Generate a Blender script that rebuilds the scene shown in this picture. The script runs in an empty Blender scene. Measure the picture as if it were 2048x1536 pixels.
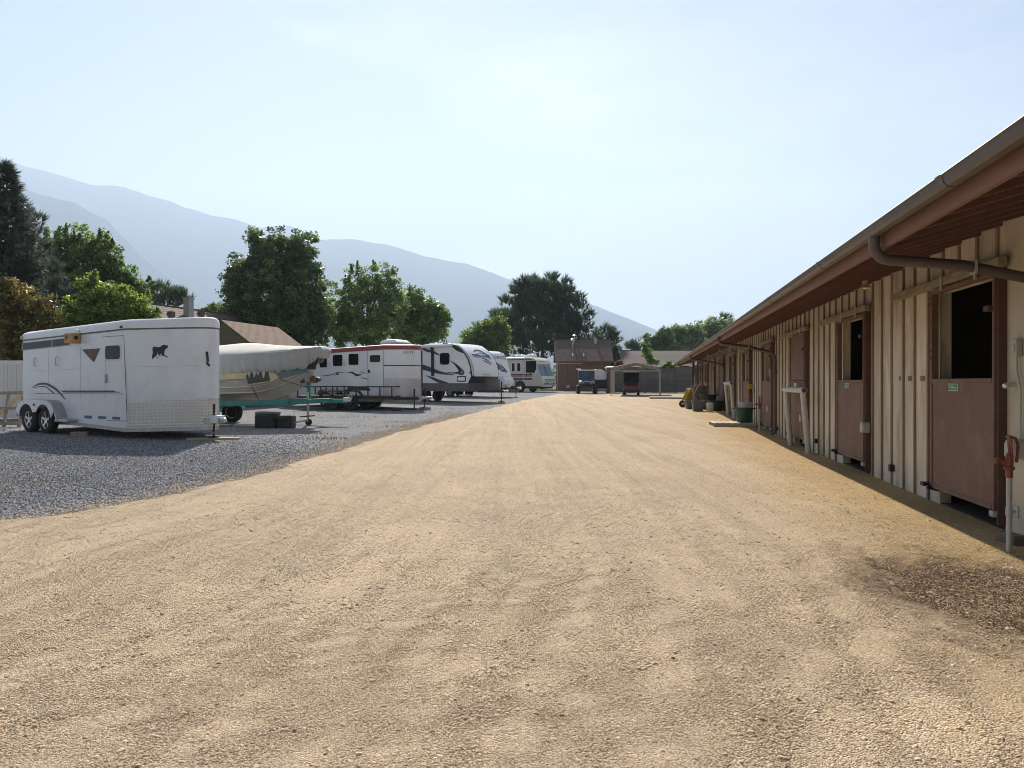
import bpy, math, random
import numpy as np
from mathutils import Matrix, Vector
R = math.radians
random.seed(7); rng = np.random.default_rng(7)
scene = bpy.context.scene

# ------------------------------------------------------------------ camera, sky, sun, exposure
F = 1420.0                       # focal length in pixels of a 2048 wide picture
CAM_H = 1.35
HOR = 765.0
cam = bpy.data.cameras.new('camera'); cam_o = bpy.data.objects.new('camera', cam)
scene.collection.objects.link(cam_o); scene.camera = cam_o
cam.sensor_width = 36.0; cam.lens = 36.0 * F / 2048.0
cam.clip_start = 0.05; cam.clip_end = 20000
cam_o.location = (0, 0, CAM_H)
cam_o.rotation_euler = (R(90) - math.atan(3 / F), 0, 0)

SUN_AZ, SUN_EL = R(-9), R(39)   # azimuth from the view axis (negative = left), elevation
sun_dir = Vector((math.sin(SUN_AZ) * math.cos(SUN_EL), math.cos(SUN_AZ) * math.cos(SUN_EL), math.sin(SUN_EL)))
sl = bpy.data.lights.new('sun', 'SUN'); sl.energy = 5.0; sl.angle = R(0.55); sl.color = (1.0, 0.93, 0.82)
so = bpy.data.objects.new('sun', sl); scene.collection.objects.link(so)
so.rotation_euler = (-sun_dir).to_track_quat('-Z', 'Y').to_euler(); so.location = (-20, 40, 60)

world = bpy.data.worlds.new('World'); scene.world = world; world.use_nodes = True
wn, wl = world.node_tree.nodes, world.node_tree.links
wn.clear()
w_out = wn.new('ShaderNodeOutputWorld'); w_bg = wn.new('ShaderNodeBackground'); w_sky = wn.new('ShaderNodeTexSky')
w_sky.sky_type = 'NISHITA'; w_sky.sun_disc = False
w_sky.sun_elevation = SUN_EL; w_sky.sun_rotation = SUN_AZ
w_sky.altitude = 1400; w_sky.air_density = 1.15; w_sky.dust_density = 0.3; w_sky.ozone_density = 1.5
w_bg.inputs['Strength'].default_value = 0.05
# thin cirrus veils over the whole dome
w_tc = wn.new('ShaderNodeTexCoord'); w_map = wn.new('ShaderNodeMapping')
w_map.inputs['Scale'].default_value = (1.0, 0.55, 2.6); w_map.inputs['Rotation'].default_value = (0.2, 0.5, 0.6)
w_n = wn.new('ShaderNodeTexNoise'); w_n.inputs['Scale'].default_value = 1.7; w_n.inputs['Detail'].default_value = 7
w_n.inputs['Roughness'].default_value = 0.55; w_n.inputs['Distortion'].default_value = 0.5
w_r = wn.new('ShaderNodeValToRGB'); w_r.color_ramp.elements[0].position = 0.48; w_r.color_ramp.elements[1].position = 0.68
w_r.color_ramp.elements[0].color = (0.0, 0.0, 0.0, 1); w_r.color_ramp.elements[1].color = (0.40, 0.40, 0.40, 1)
w_mix = wn.new('ShaderNodeMix'); w_mix.data_type = 'RGBA'
w_mix.inputs[7].default_value = (10.0, 9.9, 9.7, 1)
wl.new(w_tc.outputs['Generated'], w_map.inputs['Vector']); wl.new(w_map.outputs[0], w_n.inputs['Vector'])
wl.new(w_n.outputs['Fac'], w_r.inputs['Fac']); wl.new(w_r.outputs['Color'], w_mix.inputs[0])
w_wb = wn.new('ShaderNodeMix'); w_wb.data_type = 'RGBA'; w_wb.blend_type = 'MULTIPLY'; w_wb.inputs[0].default_value = 1.0
w_wb.inputs[7].default_value = (1.0, 0.86, 0.76, 1)     # white balance tint on the sky, takes the edge off the blue
wl.new(w_sky.outputs['Color'], w_mix.inputs[6]); wl.new(w_mix.outputs[2], w_wb.inputs[6]); wl.new(w_wb.outputs[2], w_bg.inputs['Color'])
wl.new(w_bg.outputs[0], w_out.inputs['Surface'])

vs = scene.view_settings
vs.view_transform = 'Standard'; vs.look = 'None'; vs.gamma = 1.0; vs.use_curve_mapping = False
vs.exposure = 1.15
scene.render.engine = 'CYCLES'
cy = scene.cycles
cy.use_denoising = True
cy.max_bounces = 6; cy.diffuse_bounces = 4; cy.glossy_bounces = 3; cy.transmission_bounces = 4
cy.volume_bounces = 1; cy.transparent_max_bounces = 6
cy.use_adaptive_sampling = False; cy.filter_width = 1.0
cy.sample_clamp_indirect = 6.0
HAZE_DENSITY = 2.2e-4

# ------------------------------------------------------------------ geometry helpers
def gz(y):
    """height of the yard: level near the camera, rising gently away from it"""
    return 0.011 * min(max(y - 14.0, 0.0), 52.0)
def P(px, d):
    return ((px - 1024.0) / F * d, d)
def Hpx(py, d):
    return CAM_H + (HOR - py) * d / F
ROOT = scene.collection

class MB:
    def __init__(s): s.v = []; s.f = []
    def add(s, vs_, fs_, M=None):
        o = len(s.v)
        s.v += [tuple(M @ Vector(p)) for p in vs_] if M else [tuple(p) for p in vs_]
        s.f += [tuple(i + o for i in f) for f in fs_]; return s
    def box(s, c, size, M=None, rz=0.0, ry=0.0, rx=0.0):
        hx, hy, hz = size[0] / 2, size[1] / 2, size[2] / 2
        vs_ = [(x, y, z) for x in (-hx, hx) for y in (-hy, hy) for z in (-hz, hz)]
        fs_ = [(0, 1, 3, 2), (4, 6, 7, 5), (0, 4, 5, 1), (2, 3, 7, 6), (0, 2, 6, 4), (1, 5, 7, 3)]
        T = Matrix.Translation(c)
        if rz: T = T @ Matrix.Rotation(rz, 4, 'Z')
        if ry: T = T @ Matrix.Rotation(ry, 4, 'Y')
        if rx: T = T @ Matrix.Rotation(rx, 4, 'X')
        return s.add(vs_, fs_, M @ T if M else T)
    def bb(s, x0, x1, y0, y1, z0, z1):
        return s.box(((x0 + x1) / 2, (y0 + y1) / 2, (z0 + z1) / 2), (abs(x1 - x0), abs(y1 - y0), abs(z1 - z0)))
    def bar(s, p0, p1, w, h):
        a, b = Vector(p0), Vector(p1); d = b - a; L = d.length; d.normalize()
        up = Vector((0, 0, 1)) if abs(d.z) < 0.95 else Vector((0, 1, 0))
        sd = d.cross(up).normalized(); up = sd.cross(d)
        M = Matrix(((d.x, sd.x, up.x, (a.x + b.x) / 2), (d.y, sd.y, up.y, (a.y + b.y) / 2), (d.z, sd.z, up.z, (a.z + b.z) / 2), (0, 0, 0, 1)))
        return s.box((0, 0, 0), (L, w, h), M)
    def cyl(s, p0, p1, r0, r1=None, n=16, caps=True):
        r1 = r0 if r1 is None else r1
        return s.loft_circ([p0, p1], [r0, r1], n, caps)
    def loft_circ(s, pts, rs, n=10, caps=True):
        pts = [Vector(p) for p in pts]; o = len(s.v); k = len(pts)
        ref = None
        for i, p in enumerate(pts):
            d = (pts[min(i + 1, k - 1)] - pts[max(i - 1, 0)]).normalized()
            if ref is None:
                ref = d.cross(Vector((0, 0, 1)) if abs(d.z) < 0.9 else Vector((1, 0, 0))).normalized()
            a = (ref - d * ref.dot(d)).normalized(); b = d.cross(a); ref = a
            for j in range(n):
                t = 2 * math.pi * j / n
                s.v.append(tuple(p + (a * math.cos(t) + b * math.sin(t)) * rs[i]))
        for i in range(k - 1):
            for j in range(n):
                j2 = (j + 1) % n
                s.f.append((o + i * n + j, o + i * n + j2, o + (i + 1) * n + j2, o + (i + 1) * n + j))
        if caps:
            s.f.append(tuple(o + j for j in range(n))[::-1]); s.f.append(tuple(o + (k - 1) * n + j for j in range(n)))
        return s
    def tube(s, pts, r, n=8): return s.loft_circ(pts, [r] * len(pts), n)
    def prism(s, poly, axis, a0, a1, M=None):
        def m(u, v, a): return {'y': (u, a, v), 'z': (u, v, a), 'x': (a, u, v)}[axis]
        n = len(poly)
        vs_ = [m(u, v, a0) for u, v in poly] + [m(u, v, a1) for u, v in poly]
        fs_ = [tuple(range(n)), tuple(range(2 * n - 1, n - 1, -1))] + [(i, n + i, n + (i + 1) % n, (i + 1) % n) for i in range(n)]
        return s.add(vs_, fs_, M)
    def lathe(s, prof, c=(0, 0, 0), n=20, axis='z', caps=True):
        o = len(s.v)
        for r, h in prof:
            for j in range(n):
                t = 2 * math.pi * j / n; u, w = r * math.cos(t), r * math.sin(t)
                p = {'z': (u, w, h), 'y': (u, h, w), 'x': (h, u, w)}[axis]
                s.v.append((p[0] + c[0], p[1] + c[1], p[2] + c[2]))
        k = len(prof)
        for i in range(k - 1):
            for j in range(n):
                j2 = (j + 1) % n
                s.f.append((o + i * n + j, o + i * n + j2, o + (i + 1) * n + j2, o + (i + 1) * n + j))
        if caps:
            s.f.append(tuple(o + j for j in range(n))[::-1]); s.f.append(tuple(o + (k - 1) * n + j for j in range(n)))
        return s
    def sphere(s, c, r, n=12, m=8, sc=(1, 1, 1)):
        prof = [(max(1e-4, r * math.sin(math.pi * i / m)), -r * math.cos(math.pi * i / m)) for i in range(m + 1)]
        o = len(s.v); s.lathe(prof, (0, 0, 0), n, caps=False)
        for i in range(o, len(s.v)):
            p = s.v[i]; s.v[i] = (p[0] * sc[0] + c[0], p[1] * sc[1] + c[1], p[2] * sc[2] + c[2])
        return s
    def rings(s, rings, closed=True, caps=True):
        o = len(s.v); n = len(rings[0])
        for r in rings: s.v += [tuple(p) for p in r]
        for i in range(len(rings) - 1):
            for j in range(n if closed else n - 1):
                j2 = (j + 1) % n
                s.f.append((o + i * n + j, o + i * n + j2, o + (i + 1) * n + j2, o + (i + 1) * n + j))
        if caps and closed:
            s.f.append(tuple(o + j for j in range(n))[::-1]); s.f.append(tuple(o + (len(rings) - 1) * n + j for j in range(n)))
        return s
    def mesh(s, name, m, smooth=False):
        me = bpy.data.meshes.new(name); me.from_pydata(s.v, [], s.f); me.update()
        import bmesh
        b = bmesh.new(); b.from_mesh(me); bmesh.ops.recalc_face_normals(b, faces=b.faces); b.to_mesh(me); b.free()
        if m: me.materials.append(m)
        if smooth:
            me.polygons.foreach_set('use_smooth', [True] * len(me.polygons)); me.set_sharp_from_angle(angle=R(38))
        return me
    def build(s, name, m, parent=None, bevel=0.0, smooth=False, segs=2):
        o = bpy.data.objects.new(name, s.mesh(name, m, smooth or bevel > 0)); ROOT.objects.link(o)
        if parent: o.parent = parent
        if bevel:
            md = o.modifiers.new('bevel', 'BEVEL'); md.width = bevel; md.segments = segs; md.limit_method = 'ANGLE'; md.angle_limit = R(40)
        return o

def tag(o, label=None, cat=None, group=None, kind=None):
    if label: o['label'] = label
    if cat: o['category'] = cat
    if group: o['group'] = group
    if kind: o['kind'] = kind
    return o
def thing(name, label, cat, loc=(0, 0, 0), rz=0.0, group=None):
    o = bpy.data.objects.new(name, None); ROOT.objects.link(o); o.empty_display_size = 0.2
    o.location = loc; o.rotation_euler = (0, 0, rz)
    return tag(o, label, cat, group)
def share(name, mesh, parent, loc=(0, 0, 0), rot=(0, 0, 0)):
    o = bpy.data.objects.new(name, mesh); ROOT.objects.link(o); o.location = loc; o.rotation_euler = rot
    if parent: o.parent = parent
    return o
def copy_tree(o, parent=None):
    c = o.copy(); ROOT.objects.link(c)
    if parent: c.parent = parent
    for ch in list(o.children): copy_tree(ch, c)
    return c
def text_mb(txt, size, font_shear=0.0, bold=0.0):
    cu = bpy.data.curves.new('t', 'FONT'); cu.body = txt; cu.size = size; cu.align_x = 'CENTER'; cu.align_y = 'CENTER'
    cu.shear = font_shear; cu.offset = bold; cu.resolution_u = 3
    ob = bpy.data.objects.new('t', cu); ROOT.objects.link(ob)
    bpy.context.view_layer.update()
    me = ob.to_mesh(); vs_ = [tuple(v.co) for v in me.vertices]; fs_ = [tuple(p.vertices) for p in me.polygons]
    ob.to_mesh_clear(); bpy.data.objects.remove(ob); bpy.data.curves.remove(cu)
    return vs_, fs_

# ------------------------------------------------------------------ materials
def new_mat(name):
    m = bpy.data.materials.new(name); m.use_nodes = True
    nt = m.node_tree; return m, nt.nodes, nt.links, nt.nodes['Principled BSDF']
def mat(name, col, rough=0.6, metal=0.0, var=0.12, scale=3.0, bump=0.0, bscale=60.0, spec=0.5, stretch=(1, 1, 1), dirt=None, dscale=1.2, damt=0.5, coat=0.0, each=0.0):
    m, n, l, b = new_mat(name)
    b.inputs['Roughness'].default_value = rough; b.inputs['Metallic'].default_value = metal
    b.inputs['Specular IOR Level'].default_value = spec; b.inputs['Coat Weight'].default_value = coat
    tc = n.new('ShaderNodeTexCoord'); mp = n.new('ShaderNodeMapping'); mp.inputs['Scale'].default_value = stretch
    l.new(tc.outputs['Object'], mp.inputs['Vector'])
    if each:
        oi = n.new('ShaderNodeObjectInfo'); cx = n.new('ShaderNodeCombineXYZ'); mu = n.new('ShaderNodeMath'); mu.operation = 'MULTIPLY'; mu.inputs[1].default_value = 41.0
        l.new(oi.outputs['Random'], mu.inputs[0])
        for q in range(3): l.new(mu.outputs[0], cx.inputs[q])
        l.new(cx.outputs[0], mp.inputs['Location'])
    nz = n.new('ShaderNodeTexNoise'); nz.inputs['Scale'].default_value = scale; nz.inputs['Detail'].default_value = 6; nz.inputs['Roughness'].default_value = 0.62
    l.new(mp.outputs[0], nz.inputs['Vector'])
    rp = n.new('ShaderNodeValToRGB'); rp.color_ramp.elements[0].position = 0.28; rp.color_ramp.elements[1].position = 0.72
    rp.color_ramp.elements[0].color = (*[c * (1 - var) for c in col], 1); rp.color_ramp.elements[1].color = (*[min(1, c * (1 + var)) for c in col], 1)
    l.new(nz.outputs['Fac'], rp.inputs['Fac']); cout = rp.outputs['Color']
    if dirt:
        n2 = n.new('ShaderNodeTexNoise'); n2.inputs['Scale'].default_value = dscale; n2.inputs['Detail'].default_value = 8; n2.inputs['Roughness'].default_value = 0.7
        l.new(mp.outputs[0], n2.inputs['Vector'])
        r2 = n.new('ShaderNodeValToRGB'); r2.color_ramp.elements[0].position = 0.5; r2.color_ramp.elements[1].position = 0.72
        r2.color_ramp.elements[0].color = (0, 0, 0, 1); r2.color_ramp.elements[1].color = (damt, damt, damt, 1)
        l.new(n2.outputs['Fac'], r2.inputs['Fac'])
        mx = n.new('ShaderNodeMix'); mx.data_type = 'RGBA'; mx.inputs[7].default_value = (*dirt, 1)
        l.new(r2.outputs['Color'], mx.inputs[0]); l.new(cout, mx.inputs[6]); cout = mx.outputs[2]
    if each:
        er = n.new('ShaderNodeMapRange'); er.inputs['To Min'].default_value = 1 - each; er.inputs['To Max'].default_value = 1 + each * .6; l.new(oi.outputs['Random'], er.inputs['Value'])
        em = n.new('ShaderNodeMix'); em.data_type = 'RGBA'; em.blend_type = 'MULTIPLY'; em.inputs[0].default_value = 1.0; l.new(cout, em.inputs[6]); l.new(er.outputs[0], em.inputs[7]); cout = em.outputs[2]
    l.new(cout, b.inputs['Base Color'])
    if bump:
        bz = n.new('ShaderNodeTexNoise'); bz.inputs['Scale'].default_value = bscale; bz.inputs['Detail'].default_value = 4
        l.new(mp.outputs[0], bz.inputs['Vector'])
        bp = n.new('ShaderNodeBump'); bp.inputs['Strength'].default_value = bump; bp.inputs['Distance'].default_value = 0.01
        l.new(bz.outputs['Fac'], bp.inputs['Height']); l.new(bp.outputs[0], b.inputs['Normal'])
    return m

M = {}
M['white_paint'] = mat('white_paint', (0.73, 0.77, 0.81), 0.28, var=0.05, scale=1.5, dirt=(0.42, 0.40, 0.36), dscale=2.2, damt=0.22, coat=0.3)
M['white_roof'] = mat('white_roof', (0.78, 0.79, 0.80), 0.35, var=0.04)
M['white_rv'] = mat('white_rv', (0.74, 0.77, 0.80), 0.25, var=0.04, scale=1.0, dirt=(0.50, 0.46, 0.40), dscale=1.1, damt=0.2, coat=0.4)
M['cream_rv'] = mat('cream_rv', (0.64, 0.605, 0.54), 0.35, var=0.05, dirt=(0.4, 0.36, 0.3), damt=0.2)
M['seam'] = mat('seam', (0.12, 0.12, 0.12), 0.6)
M['panel_line'] = mat('panel_line', (0.42, 0.44, 0.46), 0.5)
M['blue_stripe'] = mat('blue_stripe', (0.02, 0.035, 0.075), 0.35)
M['blue_reflector'] = mat('blue_reflector', (0.02, 0.09, 0.28), 0.35)
M['black'] = mat('black', (0.012, 0.012, 0.013), 0.5, var=0.3)
M['black_decal'] = mat('black_decal', (0.015, 0.015, 0.018), 0.45, var=0.2)
M['grey_decal'] = mat('grey_decal', (0.06, 0.06, 0.065), 0.4, var=0.25)
M['rust_decal'] = mat('rust_decal', (0.16, 0.045, 0.02), 0.5, var=0.6, scale=9)
M['rubber'] = mat('rubber', (0.022, 0.021, 0.020), 0.85, var=0.25, scale=8, bump=0.3, bscale=40)
M['alloy'] = mat('alloy', (0.62, 0.63, 0.65), 0.3, 0.85, var=0.12)
M['steel'] = mat('steel', (0.45, 0.45, 0.46), 0.42, 0.7, var=0.2, scale=10)
M['galv'] = mat('galv', (0.42, 0.43, 0.43), 0.55, 0.35, var=0.18, scale=9, bump=0.1)
M['glass'] = mat('glass', (0.008, 0.009, 0.010), 0.12, var=0.3, spec=0.22)
M['glass_blue'] = mat('glass_blue', (0.03, 0.075, 0.11), 0.05, var=0.5, scale=2, spec=0.7)
M['red_roof'] = mat('red_roof', (0.26, 0.055, 0.06), 0.5, var=0.15, dirt=(0.32, 0.14, 0.13), damt=0.4)
M['maroon'] = mat('maroon', (0.12, 0.02, 0.035), 0.35, var=0.2)
M['silver_panel'] = mat('silver_panel', (0.5, 0.5, 0.52), 0.38, 0.6, var=0.1)
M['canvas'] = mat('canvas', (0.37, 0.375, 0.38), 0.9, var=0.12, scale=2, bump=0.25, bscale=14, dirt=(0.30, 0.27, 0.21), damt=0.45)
M['canvas_sunlit'] = mat('canvas_sunlit', (0.60, 0.58, 0.54), 0.9, var=0.1, scale=2, bump=0.2, bscale=14, dirt=(0.5, 0.45, 0.36), damt=0.4)
M['torn_canvas'] = mat('torn_canvas', (0.46, 0.40, 0.24), 0.9, var=0.2, scale=3, bump=0.2, bscale=20)
M['hull'] = mat('hull', (0.44, 0.42, 0.38), 0.45, var=0.12, dirt=(0.24, 0.2, 0.15), damt=0.35)
M['hull_line'] = mat('hull_line', (0.62, 0.6, 0.55), 0.4)
M['teal'] = mat('teal', (0.015, 0.20, 0.19), 0.5, var=0.18, scale=5, dirt=(0.16, 0.09, 0.05), dscale=6, damt=0.4)
M['rust'] = mat('rust', (0.16, 0.06, 0.035), 0.8, var=0.5, scale=10, bump=0.2)
M['brown_steel'] = mat('brown_steel', (0.055, 0.035, 0.03), 0.7, var=0.4, scale=6)
M['deck_wood'] = mat('deck_wood', (0.50, 0.42, 0.33), 0.85, each=0.2, var=0.2, stretch=(1, 8, 1))
M['raw_wood'] = mat('raw_wood', (0.50, 0.38, 0.22), 0.8, var=0.25, scale=4, stretch=(1, 9, 9), bump=0.15)
M['old_wood'] = mat('old_wood', (0.30, 0.25, 0.19), 0.85, var=0.3, scale=4, stretch=(8, 1, 1), bump=0.2)
M['birdbox'] = mat('birdbox', (0.48, 0.26, 0.10), 0.7, var=0.2, scale=5)
M['vinyl'] = mat('vinyl', (0.74, 0.73, 0.70), 0.45, var=0.04, each=0.05)
M['yellowed'] = mat('yellowed', (0.50, 0.46, 0.28), 0.6, var=0.15)
M['barn_wall'] = mat('barn_wall', (0.57, 0.495, 0.395), 0.92, var=0.24, scale=3.0, bump=0.5, bscale=60, stretch=(1, 1, 0.22), dirt=(0.23, 0.17, 0.11), dscale=3.2, damt=0.85, each=0.16)
M['barn_plain'] = mat('barn_plain', (0.50, 0.44, 0.34), 0.9, var=0.12, scale=1.5, bump=0.35, bscale=30, dirt=(0.25, 0.2, 0.13), dscale=1.6, damt=0.6)
M['batten'] = mat('batten', (0.24, 0.19, 0.135), 0.9, each=0.25, var=0.3, scale=4, stretch=(1, 1, 0.2), bump=0.3, dirt=(0.09, 0.065, 0.045), dscale=3, damt=0.8)  # weathered brown, darkened further for the shade on the batten sides
M['door_red'] = mat('door_red', (0.155, 0.086, 0.062), 0.68, var=0.14, scale=4, bump=0.08, bscale=200, dirt=(0.26, 0.185, 0.14), dscale=3.4, damt=0.5)
M['door_frame'] = mat('door_frame', (0.09, 0.042, 0.034), 0.6, var=0.2, scale=6)
M['fascia'] = mat('fascia', (0.21, 0.108, 0.075), 0.7, var=0.16, scale=2, stretch=(1, .3, 1), dirt=(0.13, 0.075, 0.055), dscale=1.5, damt=0.6)
M['gutter'] = mat('gutter', (0.085, 0.066, 0.056), 0.45, var=0.16, scale=2.2, dirt=(0.14, 0.11, 0.09), dscale=1.6, damt=0.5)
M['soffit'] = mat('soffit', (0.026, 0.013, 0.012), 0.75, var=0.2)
M['rafter'] = mat('rafter', (0.16, 0.082, 0.066), 0.75, var=0.2, stretch=(1, 5, 1))
M['track_wood'] = mat('track_wood', (0.26, 0.22, 0.15), 0.9, var=0.3, scale=5, stretch=(4, 1, 4), bump=0.3)
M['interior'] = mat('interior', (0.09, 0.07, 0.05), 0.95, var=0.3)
M['stall_floor_shade'] = mat('stall_floor_shade', (0.03, 0.024, 0.018), 0.95, var=0.4)  # near-black floor, the shade in the gap under the doors put into its colour
M['concrete'] = mat('concrete', (0.28, 0.25, 0.21), 0.9, var=0.15, scale=3, bump=0.3)
M['sign_green'] = mat('sign_green', (0.02, 0.20, 0.08), 0.4, var=0.05)
M['sign_white'] = mat('sign_white', (0.7, 0.72, 0.7), 0.5, var=0.03)
M['lamp_cream'] = mat('lamp_cream', (0.62, 0.50, 0.26), 0.4, var=0.1)
M['bulb'] = mat('bulb', (0.75, 0.72, 0.62), 0.3)
M['box_grey'] = mat('box_grey', (0.40, 0.40, 0.38), 0.55, 0.2, var=0.1)
M['pvc'] = mat('pvc', (0.50, 0.49, 0.46), 0.55, var=0.08, scale=6, dirt=(0.3, 0.26, 0.2), dscale=4, damt=0.4)
M['hydrant_red'] = mat('hydrant_red', (0.22, 0.065, 0.042), 0.7, var=0.35, scale=25, bump=0.2)
M['bucket_green'] = mat('bucket_green', (0.008, 0.062, 0.036), 0.5, var=0.15)
M['plastic_grey'] = mat('plastic_grey', (0.11, 0.11, 0.115), 0.6, var=0.15)
M['tub_grey'] = mat('tub_grey', (0.42, 0.42, 0.41), 0.6, var=0.12)
M['plastic_white'] = mat('plastic_white', (0.62, 0.60, 0.57), 0.55, var=0.1, dirt=(0.3, 0.25, 0.2), dscale=8, damt=0.5)
M['yellow'] = mat('yellow', (0.40, 0.26, 0.015), 0.5, var=0.15)
M['red_plastic'] = mat('red_plastic', (0.17, 0.012, 0.012), 0.5, var=0.15)
M['label_white'] = mat('label_white', (0.65, 0.65, 0.62), 0.6)
M['stone'] = mat('stone', (0.15, 0.12, 0.10), 0.9, var=0.3, scale=9, bump=0.5, bscale=30)
M['shingle_brown'] = mat('shingle_brown', (0.15, 0.105, 0.09), 0.9, var=0.3, scale=5, bump=0.4, bscale=50)
M['shingle_tan'] = mat('shingle_tan', (0.17, 0.10, 0.068), 0.9, var=0.3, scale=5, bump=0.4, bscale=50)
M['shingle_grey'] = mat('shingle_grey', (0.155, 0.125, 0.11), 0.9, var=0.25, scale=4, bump=0.4, bscale=50)
M['shingle_dark'] = mat('shingle_dark', (0.05, 0.042, 0.038), 0.9, var=0.3, scale=5, bump=0.4, bscale=50)
M['siding_brown'] = mat('siding_brown', (0.16, 0.105, 0.075), 0.85, var=0.12, stretch=(1, 1, 0.2))
M['siding_olive'] = mat('siding_olive', (0.135, 0.12, 0.085), 0.85, var=0.12, stretch=(1, 1, 0.2))
M['siding_light'] = mat('siding_light', (0.5, 0.48, 0.44), 0.8, var=0.1)
M['solar'] = mat('solar', (0.045, 0.06, 0.10), 0.2, var=0.2, spec=0.7)
M['cmu'] = mat('cmu', (0.16, 0.15, 0.14), 0.95, each=0.15, var=0.16, scale=3, bump=0.3, bscale=30)
M['brick'] = mat('brick', (0.22, 0.12, 0.09), 0.9, each=0.3, var=0.4, scale=10)
M['utv_blue'] = mat('utv_blue', (0.02, 0.045, 0.075), 0.35, var=0.2, coat=0.3)
M['canopy_white'] = mat('canopy_white', (0.72, 0.72, 0.72), 0.5, var=0.05)
M['bark'] = mat('bark', (0.10, 0.075, 0.055), 0.95, var=0.35, scale=6, bump=0.6, bscale=12, stretch=(1, 1, 0.3))
M['pink'] = mat('pink', (0.55, 0.16, 0.20), 0.6)
M['carport_sheet'] = mat('carport_sheet', (0.16, 0.15, 0.14), 0.6, 0.3)
M['copper_pipe'] = mat('copper_pipe', (0.32, 0.31, 0.29), 0.5, 0.5, var=0.15)

def leaf_mat(name, dark, light, trans=0.35):
    m, n, l, b = new_mat(name)
    at = n.new('ShaderNodeAttribute'); at.attribute_name = 'var'
    mx = n.new('ShaderNodeMix'); mx.data_type = 'RGBA'; mx.inputs[6].default_value = (*dark, 1); mx.inputs[7].default_value = (*light, 1)
    l.new(at.outputs['Fac'], mx.inputs[0]); l.new(mx.outputs[2], b.inputs['Base Color'])
    b.inputs['Roughness'].default_value = 0.42; b.inputs['Specular IOR Level'].default_value = 0.5
    tr = n.new('ShaderNodeBsdfTranslucent'); hs = n.new('ShaderNodeHueSaturation'); hs.inputs['Value'].default_value = 1.5; hs.inputs['Hue'].default_value = 0.485
    l.new(mx.outputs[2], hs.inputs['Color']); l.new(hs.outputs[0], tr.inputs['Color'])
    ms = n.new('ShaderNodeMixShader'); ms.inputs[0].default_value = trans
    l.new(b.outputs[0], ms.inputs[1]); l.new(tr.outputs[0], ms.inputs[2]); l.new(ms.outputs[0], n['Material Output'].inputs['Surface'])
    return m
M['leaf_dark'] = leaf_mat('leaf_dark', (0.042, 0.075, 0.031), (0.168, 0.257, 0.085), 0.40)
M['leaf_mid'] = leaf_mat('leaf_mid', (0.055, 0.107, 0.034), (0.230, 0.339, 0.095), 0.47)
M['leaf_lime'] = leaf_mat('leaf_lime', (0.062, 0.118, 0.022), (0.220, 0.321, 0.059), 0.50)
M['leaf_gold'] = leaf_mat('leaf_gold', (0.055, 0.062, 0.022), (0.27, 0.22, 0.05), 0.42)
M['leaf_rust'] = leaf_mat('leaf_rust', (0.10, 0.03, 0.015), (0.30, 0.13, 0.05), 0.35)
M['leaf_pale'] = leaf_mat('leaf_pale', (0.107, 0.161, 0.075), (0.281, 0.364, 0.176), 0.47)
M['needle'] = leaf_mat('needle', (0.027, 0.056, 0.033), (0.134, 0.193, 0.096), 0.27)
M['needle_blue'] = leaf_mat('needle_blue', (0.033, 0.050, 0.043), (0.154, 0.186, 0.144), 0.27)
M['weed'] = leaf_mat('weed', (0.06, 0.08, 0.02), (0.16, 0.16, 0.05), 0.3)
M['straw_m'] = leaf_mat('straw_m', (0.30, 0.20, 0.07), (0.62, 0.47, 0.22), 0.2)

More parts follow.
